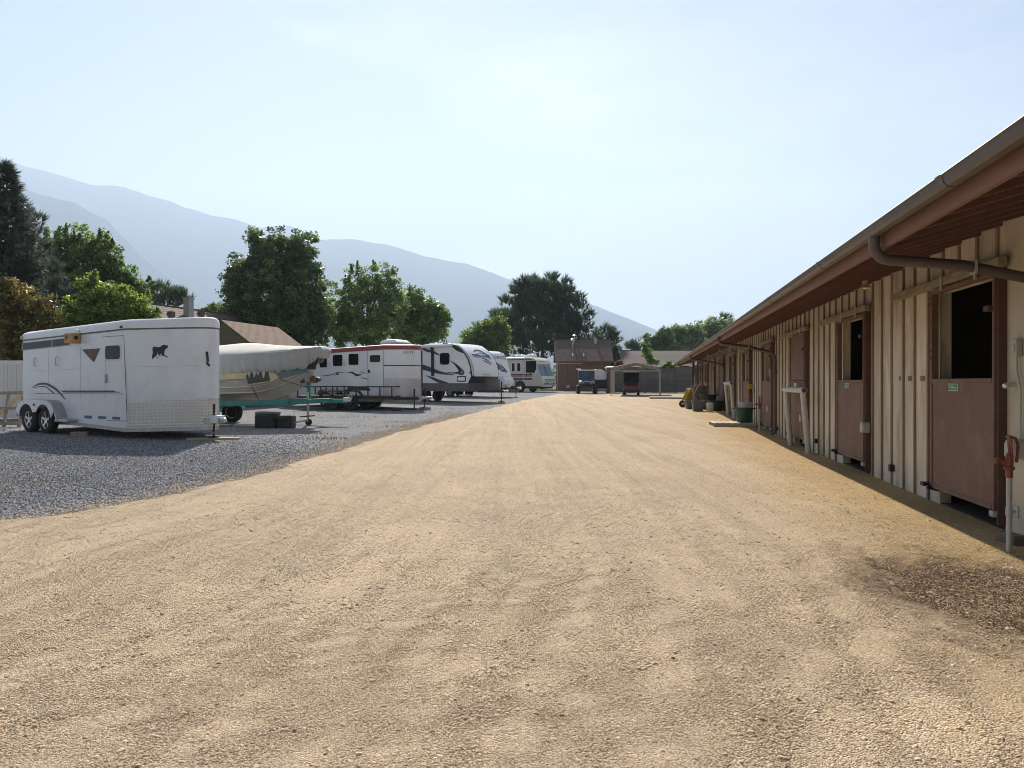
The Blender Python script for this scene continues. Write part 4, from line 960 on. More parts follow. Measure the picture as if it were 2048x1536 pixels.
# marker lights, rear clearance lamp, number plate holder
a_ = S(245, 654); MB().bb(a_[0] - .05, a_[0] + .05, -.045, -.02, a_[1] - .03, a_[1] + .03).build('marker_light', M['rust'], ht, .01)
a_ = S(46, 676); MB().bb(a_[0] - .06, a_[0] + .06, -.05, -.02, a_[1] - .04, a_[1] + .05).build('marker_light', M['yellowed'], ht, .01)
# fenders and wheels
xa, xb = S(74.5, 842)[0], S(109, 846)[0]
xm = (xa + xb) / 2; hw = .44
for xc in (xm - hw, xm + hw):
    wheel(ht, (xc, -.13, .36), .36, .21, .215)
    wheel(ht, (xc, 2.13, .36), .36, .21, .215, side=1)
for s_, ya, yb in ((1, -.27, -.001), (-1, 2.001, 2.27)):
    outer = [(xm - 1.0, .46), (xm - .97, .62), (xm - .86, .76), (xm - .66, .85), (xm - .44, .875), (xm + .44, .875), (xm + .66, .86), (xm + .86, .78), (xm + 1.0, .62), (xm + 1.12, .40), (xm + 1.16, .36)]
    inner = [(x * .0 + (xm + (x - xm) * .965), z - .03) for x, z in outer]
    MB().rings([[(x, y, z) for x, z in outer + inner[::-1]] for y in (ya, yb)]).build('fender', M['steel'] if s_ == 1 else M['white_paint'], ht, smooth=True)
    yf = ya if s_ == 1 else yb
    arcs = []
    for xc in (xm + hw, xm - hw):
        arcs += [(xc + .405 * math.cos(R(a)), .36 + .405 * math.sin(R(a))) for a in np.linspace(10 if xc > xm else 28, 150 if xc > xm else 172, 14)]
    top = [(x, z - .005) for x, z in outer[1:-2]]
    MB().prism(top + arcs, 'y', yf - .012, yf + .012).build('fender_lip', M['white_paint'], ht)
MB().bb(xm + .98, xm + 1.62, -.26, -.01, .33, .41).build('running_step', M['steel'], ht, .02)
a_ = S(87, 811); MB().bb(xm - .04, xm + .04, -.29, -.282, .72, .78).build('fender_badge', M['black'], ht)
MB().bb(-LT - .14, -LT - .01, -.1, 2.1, zb(-LT) - .10, zb(-LT) + .02).build('rear_bumper', M['steel'], ht, .03)
# tall prowling cat sticker and a second small one on the nose
NA = math.atan2(.49, 1.25)
def SN(px, py): return fr.on(px, py, NA)
NM = Matrix.Rotation(NA, 4, 'Z')
def nose_poly(name, poly, m, proud=.004):
    return MB().prism([SN(px, py) for px, py in poly], 'y', -proud - .003, -proud, NM).build(name, M[m], ht)
c1 = lambda X, Y: (X / 4.267, 600 + Y / 4.267)
nose_poly('animal_sticker', [c1(*q) for q in [(1352, 404), (1372, 398), (1388, 384), (1408, 382), (1420, 388), (1433, 384), (1432, 400), (1433, 410), (1420, 414), (1410, 425), (1402, 450), (1403, 470), (1418, 474), (1432, 486), (1428, 492), (1410, 480), (1396, 478), (1384, 474), (1376, 450), (1370, 470), (1372, 474), (1356, 474), (1345, 446), (1340, 470), (1330, 480), (1308, 498), (1300, 508), (1298, 480), (1306, 448), (1302, 420), (1310, 398), (1322, 396), (1330, 404), (1340, 398)]], 'black_decal')
nose_poly('animal_sticker', [c1(*q) for q in [(1336, 494), (1356, 482), (1352, 490), (1340, 500)]], 'black_decal')
NB = math.atan2(1.36 - .64 - .0, .001)
b = MB()
for q0, q1, ww in (((1.878, .835, 2.03), (1.884, .86, 1.80), .06), ((1.878, .83, 1.78), (1.89, .90, 1.70), .05)):
    b.bar((q0[0] + .012, q0[1] - .006, q0[2]), (q1[0] + .012, q1[1] - .006, q1[2]), .006, ww)
b.build('small_sticker', M['black_decal'], ht)
a_, b_ = SN(256, 734), SN(400, 731)
MB().bar(tuple(NM @ Vector((a_[0], -.003, a_[1]))), tuple(NM @ Vector((b_[0], -.003, b_[1]))), .003, .006).build('panel_seam', M['panel_line'], ht)
hitch(ht, .3, 2.22, 1.0, .44, 'steel', half=.82, jz0=.05, jz1=.82, jackm='black')
MB().bb(1.86, 2.14, .86, 1.14, .40, .56).build('tongue_plate', M['white_paint'], ht, .01)
ht_far = None
# bird house hung on the trailer wall
a_ = S(155, 678)
bh = thing('bird_house', 'orange wooden nest box hanging on the white horse trailer', 'bird house', (0, 0, 0), 0)
wx = fr.x + fr.fx * a_[0] + fr.fy * .12; wy = fr.y + fr.fy * a_[0] - fr.fx * .12
bh.location = (wx, wy, a_[1] + fr.z - .11); bh.rotation_euler = (0, 0, -fr.h)
MB().bb(-.17, .17, -.11, .11, 0, .24).build('box', M['birdbox'], bh, .008)
MB().cyl((-.06, -.112, .14), (-.06, -.116, .14), .05, n=16).build('entrance', M['black'], bh)
MB().cyl((.171, 0, .13), (.176, 0, .13), .05, n=16).build('entrance', M['black'], bh)
MB().sphere((.07, .06, .25), .09, sc=(1.1, .6, 1.1)).build('vent_cap', M['white_roof'], bh, smooth=True)
# board under the jack, loose block, flags
jx, jy = fr.x + fr.fx * 1.9 - fr.fy * 1.0, fr.y + fr.fy * 1.9 + fr.fx * 1.0
bd = MB().box((0, 0, .025), (1.15, .16, .045)).build('plank', M['raw_wood'], None, .005); bd.location = (jx, jy, gz(jy)); bd.rotation_euler = (0, 0, .12)
tag(bd, 'raw wood plank lying under the horse trailer jack', 'plank')
q = P(160, 17.4)
bk = MB().box((0, 0, .05), (.38, .15, .11)).build('wood_block', M['old_wood'], None, .01); bk.location = (q[0], q[1], gz(q[1])); bk.rotation_euler = (0, 0, .2)
tag(bk, 'short weathered wood block on the gravel beside the trailer wheels', 'block')
for i, (px, py) in enumerate(((110, 880), (378, 932), (771, 858))):
    dd = CAM_H * F / (py - HOR) if py > 900 else 1.504 / ((py - HOR) / F + .011)
    q = P(px, dd)
    t = thing('survey_flag', ['small pink flag in the shadow beside the horse trailer wheels', 'small pink flag in the sunlit grey gravel left of the driveway', 'small pink flag on gravel near the driveway edge by the boat'][i], 'flag', (q[0], q[1], gz(q[1])), 0, 'pink marker flags in the gravel')
    MB().cyl((0, 0, 0), (.02, 0, .10), .002, n=5).build('wire', M['steel'], t); MB().add([(.016, 0, .065), (.058, .01, .06), (.055, .0, .10), (.02, 0, .10)], [(0, 1, 2, 3)]).build('flag', M['pink'], t)

# ---- covered boat on teal trailer
fb = Frame(648, 21.15, 6)
bt_ = fb.thing('boat', 'motor boat under a torn grey canvas cover on a teal trailer', 'boat')
# boat frame: x = 0 at the bow tip, y = 0 is the centre line
HB = 5.4
def hull_ring(x):
    t = min(1.0, max(0.0, -x / HB))           # 0 bow, 1 stern
    w = 1.02 * (1 - (1 - min(1, t / .55)) ** 2.8) + .02
    keel = .72 + .78 * max(0, 1 - t / .34) ** 1.5
    chine = keel + .30 - .12 * t + .05 * max(0, 1 - t / .3)
    gun = 1.38 + .30 * (1 - t) ** 1.5
    ch = w * (.45 + .4 * min(1, t / .5))
    s = [(0, keel), (ch * .5, keel + (chine - keel) * .55), (ch, chine), (ch + (w - ch) * .45, chine + (gun - chine) * .30), (ch + (w - ch) * .8, chine + (gun - chine) * .62), (w, gun)]
    return [(x, y, z) for y, z in s] + [(x, -y, z) for y, z in s[:0:-1]]
xsb = [-.30, -.45, -.65, -.9, -1.25, -1.7, -2.3, -3.0, -3.8, -4.6, -5.4]
hull = MB().rings([hull_ring(x) for x in xsb]).build('hull', M['hull'], bt_, smooth=True)
for idx, rr_ in ((2, .016), (3, .015), (4, .018), (5, .03)):
    pts = [tuple(np.array(hull_ring(x)[12 - idx - 1 if False else -idx]) + np.array([0, -.012, 0])) for x in xsb]
    MB().tube(pts, rr_, 6).build('strake', M['hull_line'] if idx != 5 else M['teal'], hull, smooth=True)
# canvas: crown, sagging sides, gathered folds at the bow
def cover_ring(x, i, n=15):
    t = min(1, max(0, -x / HB)); r = hull_ring(min(x, -.30)); w = abs(r[5][1]) + .07; gun = r[5][2]
    if x > -.55: w = max(w, .40 * math.sqrt(max(0.0, (.14 - x) / .69)))
    top = 2.36 + .10 * math.exp(-((t - .43) / .16) ** 2) - .10 * max(0, t - .6) - (.10 * (x / .10) ** 2 if x > 0 else 0)
    edge = top - .30 * min(1, t / .40) - .03
    low = gun - .02 - .75 * max(0, t - .3) + .34 * max(0, 1 - t / .07) + .03 * math.sin(t * 21)
    h = edge - low; rise = top - edge
    prof = [(-.95, low), (-1.03, low + .30 * h), (-1.07, low + .65 * h), (-1.06, low + .92 * h), (-1.0, edge), (-.72, edge + .34 * rise), (-.36, edge + .74 * rise), (0, top)]
    full = prof + [(-a_, b_) for a_, b_ in prof[-2::-1]]
    ring = []
    for k, (a_, z_) in enumerate(full):
        q = max(0.0, (edge - z_) / max(h, .01))
        bow = max(0, 1 - t / .22)
        fold = q * (.016 * math.sin(x * 29 + k * .5) + .012 * math.sin(x * 61 + k) + bow * .03 * math.sin(x * 48 - q * 2.2))
        ring.append((x - .10 * q * bow, a_ * w + (fold if a_ > 0 else -fold), z_ + (.035 * math.sin(x * 19) + .02 * math.sin(x * 43) if q > .9 else 0)))
    return ring
xc = np.concatenate([[.10, .06, .0], np.linspace(-.06, -5.5, 150)])
cv = MB().rings([cover_ring(x, i) for i, x in enumerate(xc)], closed=False, caps=False)
r0 = cover_ring(.10, 0); o0 = 0; cv.f.append(tuple(range(len(r0))))
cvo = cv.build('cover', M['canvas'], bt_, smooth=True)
cvo.data.materials.append(M['canvas_sunlit'])
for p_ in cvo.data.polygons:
    if p_.normal.z > .55: p_.material_index = 1  # upward faces get a paler canvas, sunlight put into the colour
# torn flap and dark window on the near side
yn = -1.13
def BS(px, py):
    s_, z_ = fb.on(px, py, 0, (0, -1.08)); return (s_, z_)
decal(bt_, [BS(443, 760), BS(492, 757), BS(500, 770), BS(545, 763), BS(558, 756), BS(552, 748), BS(540, 744), BS(440, 748)], 'torn_canvas', -1.10, 'torn_flap', .012)
decal(bt_, [BS(493, 753), BS(498, 768), BS(541, 762), BS(538, 744), BS(498, 746)], 'black', -1.116, 'opening', .01)
for k in range(4):
    px = 497 + k * 9.0 + (k % 2) * 2; decal(bt_, [BS(px, 744), BS(px + 6, 744), BS(px + 3.6, 757 - (k % 3) * 4), BS(px + 1.6, 751 + (k % 2) * 4)], 'canvas', -1.13, 'torn_strip', .006)
decal(bt_, [BS(553, 746), BS(610, 741), BS(622, 744), BS(560, 756)], 'plastic_grey', -1.02, 'painted_shade', .02)  # grey sheet painting the shade below the cover edge
for a_, b_ in (((505, 770), (515, 799)), ((562, 759), (602, 775))):
    p0, p1 = BS(*a_), BS(*b_); MB().tube([(p0[0], -1.14, p0[1]), (p1[0], -1.02 if b_[0] < 590 else -.6, p1[1])], .01, 6).build('strap', M['black'], bt_)
btr = thing('boat_trailer', 'teal steel boat trailer with winch post and rusty rollers', 'trailer', (fb.x, fb.y, fb.z), -fb.h)
for s in (-1, 1):
    MB().bar((-4.9, s * .82, .60), (-.75, s * .82, .70), .08, .15).build('side_beam', M['teal'], btr, .006)
    MB().bar((-.75, s * .82, .70), (.25, s * .08, .74), .08, .13).build('front_beam', M['teal'], btr, .006)
    MB().bar((-4.6, s * .45, .70), (-1.4, s * .45, .74), .1, .05).build('bunk', M['old_wood'], btr)
for xx in (-4.7, -3.0, -1.2): MB().bar((xx, -.8, .60 + .02 * (xx + 4.9) * .5), (xx, .8, .60 + .02 * (xx + 4.9) * .5), .07, .08).build('cross_beam', M['teal'], btr)
MB().bar((-.15, 0, .72), (.72, 0, .72), .10, .12).build('tongue', M['teal'], btr, .006)
MB().bb(.60, .80, -.06, .06, .70, .82).build('coupler', M['steel'], btr, .01)
MB().tube([(.72, 0, .80), (.80, 0, .92), (.86, 0, .86), (.84, 0, .74)], .015, 6).build('coupler_latch', M['galv'], btr)
pxx = fb.on(619, 800)[0]
MB().bar((pxx, -.02, .70), (pxx - .02, -.02, 1.28), .10, .09).build('winch_post', M['teal'], btr, .006)
for dx_, dz_ in ((-.17, 1.33), (.16, 1.36)): MB().cyl((pxx + dx_, -.16, dz_), (pxx + dx_, .16, dz_), .10 if dx_ > 0 else .075, n=16).build('bow_roller', M['rust'], btr, smooth=True)
MB().bar((pxx - .17, 0, 1.33), (pxx + .16, 0, 1.36), .06, .07).build('roller_arm', M['rust'], btr)
MB().cyl((pxx + .26, -.1, 1.36), (pxx + .26, .1, 1.36), .07, n=12).build('winch', M['black'], btr)
MB().cyl((pxx, -.12, .10), (pxx, -.12, .98), .035, n=12).build('jack', M['yellowed'], btr, smooth=True)
MB().lathe([(.03, -.03), (.10, -.025), (.10, .025), (.03, .03)], (pxx + .02, -.12, .10), 16, 'y').build('jack_wheel', M['rubber'], btr, smooth=True)
MB().bar((pxx - .25, -.12, .25), (pxx + .22, -.16, .29), .03, .035).build('jack_handle', M['black'], btr)
for s in (-1, 1):
    wheel(btr, (-3.4, s * 1.02, .33), .33, .18, .2, side=s, rim_m='galv')
    MB().rings([[(-3.4 + r_ * math.cos(a), s * 1.02 + yy, .36 + r_ * math.sin(a)) for a in np.linspace(.2, 2.94, 10) for r_ in (.40,)] + [(-3.4 + r_ * math.cos(a), s * 1.02 + yy, .36 + r_ * math.sin(a)) for a in np.linspace(2.94, .2, 10) for r_ in (.38,)] for yy in (-.12, .12)]).build('fender', M['teal'], btr)
# black chest and gear on the ground under the tongue
q = P(548, 20.2)
ch = thing('tool_chest', 'black plastic tool chest with pale label on gravel below the boat', 'tool chest', (q[0], q[1] - .1, gz(q[1])), R(-6))
MB().bb(-.45, .15, -.2, .2, .0, .38).build('body', M['black'], ch, .03)
MB().prism([(-.46, .385), (.16, .385), (.14, .44), (-.42, .46)], 'y', -.21, .21).build('lid', M['plastic_grey'], ch, .02)
MB().bb(.20, .62, -.17, .17, .0, .34).build('battery_box', M['black'], ch, .03)
MB().bb(.26, .46, -.176, -.12, .342, .352).bb(.26, .46, -.12, .08, .343, .353).build('label', M['label_white'], ch)
MB().tube([(.2, -.2, .1), (.0, -.24, .2), (.1, -.22, .3), (.3, -.2, .22), (.5, -.2, .3)], .016, 6).build('cable', M['rubber'], ch)
MB().cyl((.62, 0, .15), (1.0, .05, .22), .025, n=8).build('pole', M['steel'], ch)

# ---- low utility trailer
fu = Frame(785, 29.6, 8)
ut = fu.thing('utility_trailer', 'low dark brown utility trailer with open side rails', 'trailer')
UL = 4.2
dk = MB()
for s, yy in ((-1, 0), (1, 1.8)):
    MB().bar((-UL, yy, 1.0), (0, yy, 1.0), .05, .05).build('top_rail', M['brown_steel'], ut)
    MB().bar((-UL, yy, .55), (0, yy, .55), .08, .14).build('frame_rail', M['brown_steel'], ut)
    for k in range(9): MB().bar((-.03 - k * (UL - .06) / 8, yy, .6), (-.03 - k * (UL - .06) / 8, yy, 1.0), .045, .045).build('rail_post', M['brown_steel'], ut)
    for xx in (-1.75, -2.6):
        wheel(ut, (xx, yy + s * .14, .33), .33, .19, .2, side=s, rim_m='brown_steel')
    MB().prism([(-3.15, .58), (-2.95, .83), (-1.4, .83), (-1.2, .58), (-1.24, .58), (-1.44, .79), (-2.93, .79), (-3.10, .58)], 'y', yy + s * .02, yy + s * .27).build('fender', M['brown_steel'], ut)
for k in range(9): MB().bb(-UL + .02, -.02, .06 + k * .19, .06 + k * .19 + .175, .60, .635).build('deck_board', M['deck_wood'], ut)
MB().bar((0, 0, 1.0), (0, 1.8, 1.0), .05, .05).bar((0, 0, .55), (0, 1.8, .55), .08, .1).build('front_rail', M['brown_steel'], ut)
hitch(ut, -.05, 1.0, .9, .5, 'brown_steel', jz0=.02, jz1=.9, half=.6)
MB().bb(-.02, .35, -.1, .1, 0, .10).build('wheel_chock', M['brown_steel'], ut, .02)
tb = MB().prism([(-2.0, .84), (-.9, .84), (-1.0, .96), (-1.3, 1.02), (-1.8, 1.0)], 'y', -.2, -.03).build('spare_fender', M['black'], ut, .03)

# ---- red roofed horse trailer
f2 = Frame(767, 30.6, 35)
r2 = f2.thing('horse_trailer', 'white horse trailer with faded red roof and square windows', 'horse trailer')
L2 = 6.4
n2_ = [(0, 0), (.55, .38), (.80, .58), (.96, .80), (1.0, 1.05), (.96, 1.3), (.80, 1.52), (.55, 1.72), (0, 2.1)]
pl2 = n2_ + [(-3, 2.1), (-L2, 2.1), (-L2, 0), (-3, 0)]
zb2 = lambda x: .45; zt2 = lambda x: f2.on(767, 699)[1] - max(0, -x) * .022
of2 = lambda e: [(x * (1 + e * .5) if x > 0 else x, (y - 1.05) * (1 + e) + 1.05) for x, y in pl2]
MB().rings([[(x, y, zb2(x)) for x, y in pl2], [(x, y, zt2(x)) for x, y in pl2]]).build('body', M['white_rv'], r2, smooth=True)
MB().rings([[(x, y, zt2(x) + h_) for x, y in of2(e)] for e, h_ in ((.015, .0), (.015, .12), (-.01, .19), (-.12, .22))]).build('roof', M['red_roof'], r2, smooth=True)
MB().rings([[(x, y, zb2(x) + h_) for x, y in of2(.006)] for h_ in (-.12, -.003)]).build('frame_rail', M['steel'], r2)
S2 = lambda px, py: f2.on(px, py)
def win2(pa, pb, frame='vinyl', r=.08): window(r2, pa[0], pb[0], pa[1], pb[1], r, frame)
for x0, x1, y0, y1 in ((640, 654.5, 735, 712), (666.5, 685.5, 732, 709.5), (698, 717.5, 730, 707.5)): win2(S2(x0, y0), S2(x1, y1))
win2(S2(740.5, 724.5), S2(761, 710))
for x0, y0 in ((660, 728), (690, 727)):
    a_ = S2(x0, y0); MB().tube([(a_[0], -.005, a_[1] + .09), (a_[0], -.05, a_[1] + .07), (a_[0], -.05, a_[1] - .07), (a_[0], -.005, a_[1] - .09)], .014, 6).build('tie_hook', M['steel'], r2)
a_, b_ = S2(723, 711), S2(727, 705); MB().bb(a_[0], b_[0], -.02, -.002, a_[1], b_[1]).build('marker_light', M['white_roof'], r2)
sm_ = MB()
for p0, p1 in ((S2(735.5, 701), S2(736.5, 772)), (S2(767, 699), S2(767.5, 772)), (S2(735.5, 701), S2(767, 699))): sm_.bar((p0[0], -.004, p0[1]), (p1[0], -.004, p1[1]), .008, .035)
sm_.build('door_frame', M['steel'], r2)
a_ = S2(738.5, 742.5); MB().bb(a_[0] - .05, a_[0] + .05, -.04, -.002, a_[1] - .07, a_[1] + .07).build('door_handle', M['black'], r2, .01)
for cl, wd in (([S2(640, 752), S2(655, 751), S2(668, 748), S2(678, 749), S2(672, 745.5), S2(690, 745)], [.01, .04, .03, .06, .04, .01]), ([S2(694, 746), S2(704, 745), S2(713, 750), S2(724, 749)], [.01, .08, .12, .01]), ([S2(720, 743), S2(727, 746), S2(735, 746)], [.01, .04, .01]), ([S2(722, 754), S2(729, 757), S2(735, 757)], [.01, .04, .01])):
    band(r2, cl, wd, 'grey_decal')
nz2 = MB().rings([[(x * 1.008, (y - 1.05) * 1.008 + 1.05, z) for x, y in n2_] for z in (.47, f2.on(767, 757)[1])], closed=False, caps=False).build('rock_guard', M['silver_panel'], r2, smooth=True)
zz = f2.on(767, 731)[1]
MB().rings([[(x * 1.01, (y - 1.05) * 1.01 + 1.05, z) for x, y in n2_] for z in (zz - .02, zz + .02)], closed=False, caps=False).build('nose_trim', M['black'], r2, smooth=True)
MB().bar((.0, -.008, .5), (.0, -.008, zt2(0)), .012, .02).build('corner_trim', M['panel_line'], r2)
MB().bar((1.005, 1.35, .5), (.985, 1.35, zt2(0)), .03, .06).build('edge_trim', M['black'], r2)
# roof air conditioner
a_ = f2.on(790, 690, 0, (0, 1.0)); ac = MB().rings([[(a_[0] + sx_, 1.0 + sy_, zt2(0) + h_) for sx_, sy_ in rrect(-l_, l_, -w_, w_, .1)] for l_, w_, h_ in ((.28, .28, .2), (.28, .28, .26), (.55, .40, .27), (.58, .42, .34), (.45, .36, .45), (.2, .2, .48))]).build('air_conditioner', M['white_roof'], r2, smooth=True)
for xx in (-2.7, -3.6):
    wheel(r2, (xx, -.1, .36), .36, .2, .21); wheel(r2, (xx, 2.2, .36), .36, .2, .21, side=1)
MB().prism([(-4.15, .5), (-4.0, .8), (-3.75, .88), (-2.55, .88), (-2.3, .8), (-2.1, .5), (-2.16, .5), (-2.35, .76), (-2.6, .83), (-3.7, .83), (-3.96, .75), (-4.09, .5)], 'y', -.24, -.002).build('fender', M['silver_panel'], r2)
hitch(r2, .2, 1.75, 1.05, .5, 'steel', jz0=.10, jz1=.92)
MB().bb(1.28, 1.6, .85, 1.25, 0, .10).build('jack_block', M['old_wood'], r2)
v, f_ = text_mb('ELITE', .16, .3); b = MB(); b.add([(.93 + .0 * p[0], 1.0 - (p[0]) * -1.0 * .9 - .35, zt2(0) - .12 + p[1]) for p in v], f_)
for i, p in enumerate(b.v):
    yy = p[1]; xn = float(np.interp(yy, [q[1] for q in n2_], [q[0] for q in n2_])); b.v[i] = (xn * 1.012 + .004, yy, p[2])
b.build('lettering', M['grey_decal'], r2)

# ---- big travel trailers
def front_x(prof, z):
    return float(np.interp(z, [p[1] for p in prof], [p[0] for p in prof]))
def wrap(parent, txt, size, prof, yc, zc, m, shear=0, bold=0, name='lettering'):
    v, f_ = text_mb(txt, size, shear, bold); b = MB()
    b.add([(front_x(prof, zc + p[1]) + .012, yc + p[0], zc + p[1]) for p in v], f_); return b.build(name, M[m], parent)
def wrap_band(parent, cl, widths, prof, m, name='graphic'):
    o = curve_band(cl, widths, 18); n = len(o) // 2; up, lo = o[:n], o[n:][::-1]
    b = MB(); b.v = [(front_x(prof, p[1]) + .010, p[0], p[1]) for p in up] + [(front_x(prof, p[1]) + .010, p[0], p[1]) for p in lo]
    b.f = [(i, i + 1, n + i + 1, n + i) for i in range(n - 1)]; return b.build(name, M[m], parent)
f3 = Frame(945, 37.2, 35)
t3 = f3.thing('travel_trailer', 'large white travel trailer with black swooshes and curved black lined nose', 'travel trailer')
W3 = 2.35; L3 = 8.6; HT = f3.on(905, 686)[1]
pr3 = [(-.22, 1.02), (0, 1.42), (-.03, 1.70), (-.10, 2.0), (-.24, 2.32), (-.46, 2.62), (-.78, 2.90), (-1.15, 3.09), (-1.60, HT - .03)]
side3 = pr3 + [(-2.2, HT), (-L3, HT - .06), (-L3, 1.02)]
MB().prism(side3, 'y', 0, W3).build('body', M['white_rv'], t3, .05, segs=3)
MB().prism([(-.3, .62), (-.16, 1.06), (-L3 - .01, 1.06), (-L3 - .01, .62)], 'y', -.012, W3 + .012).build('skirt', M['plastic_grey'], t3, .01)
MB().prism([(-.34, .64), (-.21, 1.03), (.012, 1.42), (.0, 1.46), (-.2, 1.5), (-.6, .64)], 'y', .01, W3 - .01).build('nose_guard', M['black'], t3, .01)
# raised front cap standing proud of the side, and its black edge line
cap = [(x + .05, z) for x, z in pr3[1:]]; capi = [(x - .03, z) for x, z in pr3[1:]]
MB().rings([[(x, y, z + (.03 if i > 5 else 0)) for i, (x, z) in enumerate(cap)] for y in (.10, .25, W3 / 2, W3 - .25, W3 - .10)], closed=False, caps=False).build('front_cap', M['white_rv'], t3, smooth=True)
for yy in (-.006, W3 + .006):
    MB().tube([(x - .05, yy, z) for x, z in pr3[:]] , .035, 8).build('edge_trim', M['black'], t3, smooth=True)
S3 = lambda px, py: f3.on(px, py)
a_, b_ = S3(881, 728), S3(898, 707); window(t3, a_[0], b_[0], a_[1], b_[1], .10, 'black', fw=.04)
a_, b_ = S3(914, 763.5), S3(932, 752); hd = MB().prism(rrect(a_[0], b_[0], a_[1], b_[1], .06), 'y', -.012, -.002).build('storage_hatch', M['black'], t3); MB().prism(rrect(a_[0] + .06, b_[0] - .06, a_[1] + .06, b_[1] - .06, .05), 'y', -.02, -.011).build('hatch_face', M['white_rv'], hd)
a_ = S3(941, 745); MB().cyl((a_[0], -.002, a_[1]), (a_[0], -.02, a_[1]), .06, n=14).build('vent', M['black'], t3)
for cl, wd, m_ in (([S3(842, 733), S3(858, 738), S3(876, 744), S3(890, 747), S3(910, 750)], [.28, .26, .18, .12, .02], 'grey_decal'),
                ([S3(840, 693), S3(852, 700), S3(866, 704), S3(879, 710)], [.12, .16, .14, .06], 'grey_decal'),
                ([S3(840, 688), S3(858, 694), S3(866, 702)], [.06, .12, .05], 'black_decal'),
                ([S3(852, 751), S3(866, 757), S3(880, 763), S3(897, 766)], [.02, .14, .2, .02], 'grey_decal'),
                ([S3(901, 721), S3(912, 730), S3(919, 738), S3(920, 744), S3(908, 746), S3(892, 744)], [.02, .12, .22, .16, .06, .02], 'black_decal'),
                ([S3(922, 737), S3(927, 744), S3(924, 748), S3(916, 748)], [.03, .14, .14, .02], 'grey_decal'),
                ([S3(886, 687), S3(902, 690), S3(915, 698), S3(928, 706)], [.04, .14, .22, .04], 'black_decal')):
    band(t3, cl, wd, m_, name='graphic')
# awning: roller along the roof edge and folded arm
a_, b_ = S3(760, 690), S3(906, 687); MB().cyl((a_[0], -.10, HT - .16), (b_[0], -.10, HT - .12), .085, n=12).build('awning_roller', M['white_rv'], t3, smooth=True)
for px in (867,):
    a_, b_ = S3(px, 690), S3(px, 752); MB().bar((a_[0], -.10, a_[1]), (b_[0], -.08, b_[1]), .10, .13).build('awning_arm', M['black'], t3, .01)
# wordmark on the cap (upper nose) with globe-like graphic
prc = [(x + .05, z) for x, z in pr3[1:]]
prc[-1] = (prc[-1][0], prc[-1][1] + .03)
wrap(t3, 'OPEN', .26, prc, .75, 2.52, 'black_decal', .1, .006); wrap(t3, 'RANGE', .24, prc, 1.52, 2.50, 'grey_decal', .1, .004)
wrap_band(t3, [(.75, 2.72), (1.1, 2.84), (1.55, 2.80), (1.95, 2.5)], [.02, .08, .10, .02], prc, 'black_decal')
wrap_band(t3, [(1.0, 2.66), (1.4, 2.70), (1.75, 2.58), (1.92, 2.36)], [.02, .05, .16, .04], prc, 'grey_decal')
wrap_band(t3, [(1.1, 2.30), (1.45, 2.20), (1.75, 2.06)], [.02, .07, .02], prc, 'black_decal'); wrap_band(t3, [(1.15, 2.40), (1.5, 2.32), (1.82, 2.12)], [.02, .08, .03], prc, 'grey_decal')
MB().bb(.06, .09, .8, 1.5, 1.52, 1.54).build('cap_groove', M['panel_line'], t3)
for xx in (-4.3, -5.2):
    wheel(t3, (xx, .16, .36), .36, .2, .21); wheel(t3, (xx, W3 - .16, .36), .36, .2, .21, side=1)
hitch(t3, -.1, 1.35, W3 / 2, .62, 'black', jz0=.10, jz1=1.15)
MB().rings([[(.45 + sx_, W3 / 2 + sy_, h_) for sx_, sy_ in rrect(-.26, .26, -.36, .36, .1)] for h_ in (.68, 1.22, 1.28)]).build('gas_cover', M['plastic_grey'], t3, smooth=True)
MB().bb(.9, 1.18, W3 / 2 - .14, W3 / 2 + .14, 0, .10).build('jack_block', M['yellow'], t3, .01)
MB().bb(-.9, -.45, -.02, .45, .40, .46).build('entry_step', M['steel'], t3)
for px in (800, 872): 
    a_ = f3.on(px, 690, 0, (0, 1.1)); MB().rings([[(a_[0] + sx_, 1.1 + sy_, HT + h_) for sx_, sy_ in rrect(-.3 * q_, .3 * q_, -.3 * q_, .3 * q_, .06)] for q_, h_ in ((1, -.03), (1, .06), (.8, .12))]).build('roof_vent', M['white_roof'], t3, smooth=True)

f4 = Frame(983, 46.4, 35)
t4 = f4.thing('travel_trailer', 'white travel trailer with wildwood lettering and mountain graphic on slanted nose', 'travel trailer')
W4 = 2.35; L4 = 7.5; H4 = f4.on(990, 699)[1]
pr4 = [(-.1, .75), (0, .98), (-.04, 1.4), (-.18, 1.9), (-.38, 2.45), (-.56, 2.85), (-.72, H4 - .14), (-1.1, H4 - .02)]
MB().prism(pr4 + [(-1.6, H4), (-L4, H4 - .05), (-L4, .75)], 'y', 0, W4).build('body', M['white_rv'], t4, .05, segs=3)
wrap(t4, 'WILDWOOD', .33, pr4, W4 / 2 + .15, 2.66, 'grey_decal')
for k, cl in enumerate(([(.55, 1.95), (.95, 2.25), (1.25, 2.10), (1.5, 1.85)], [(.7, 1.85), (1.05, 2.05), (1.3, 1.9)], [(.8, 1.7), (1.1, 1.95), (1.5, 1.7)], [(.6, 1.85), (.75, 1.65), (1.0, 1.6)], [(1.3, 2.25), (1.65, 1.95), (1.95, 1.7)], [(1.2, 1.75), (1.55, 1.8), (1.9, 1.65)])):
    wrap_band(t4, cl, [.03, .16, .03] if len(cl) == 3 else [.03, .2, .14, .03], pr4, 'grey_decal' if k % 2 else 'blue_stripe')
MB().rings([[(x, y, z) for x, z in ((-.1, .62), (.10, .70), (.34, .92), (.34, 1.22), (.22, 1.36), (-.02, 1.40))] for y in (1.0, 1.15, 1.9, 2.05)]).build('tank_cover', M['white_rv'], t4, .04)
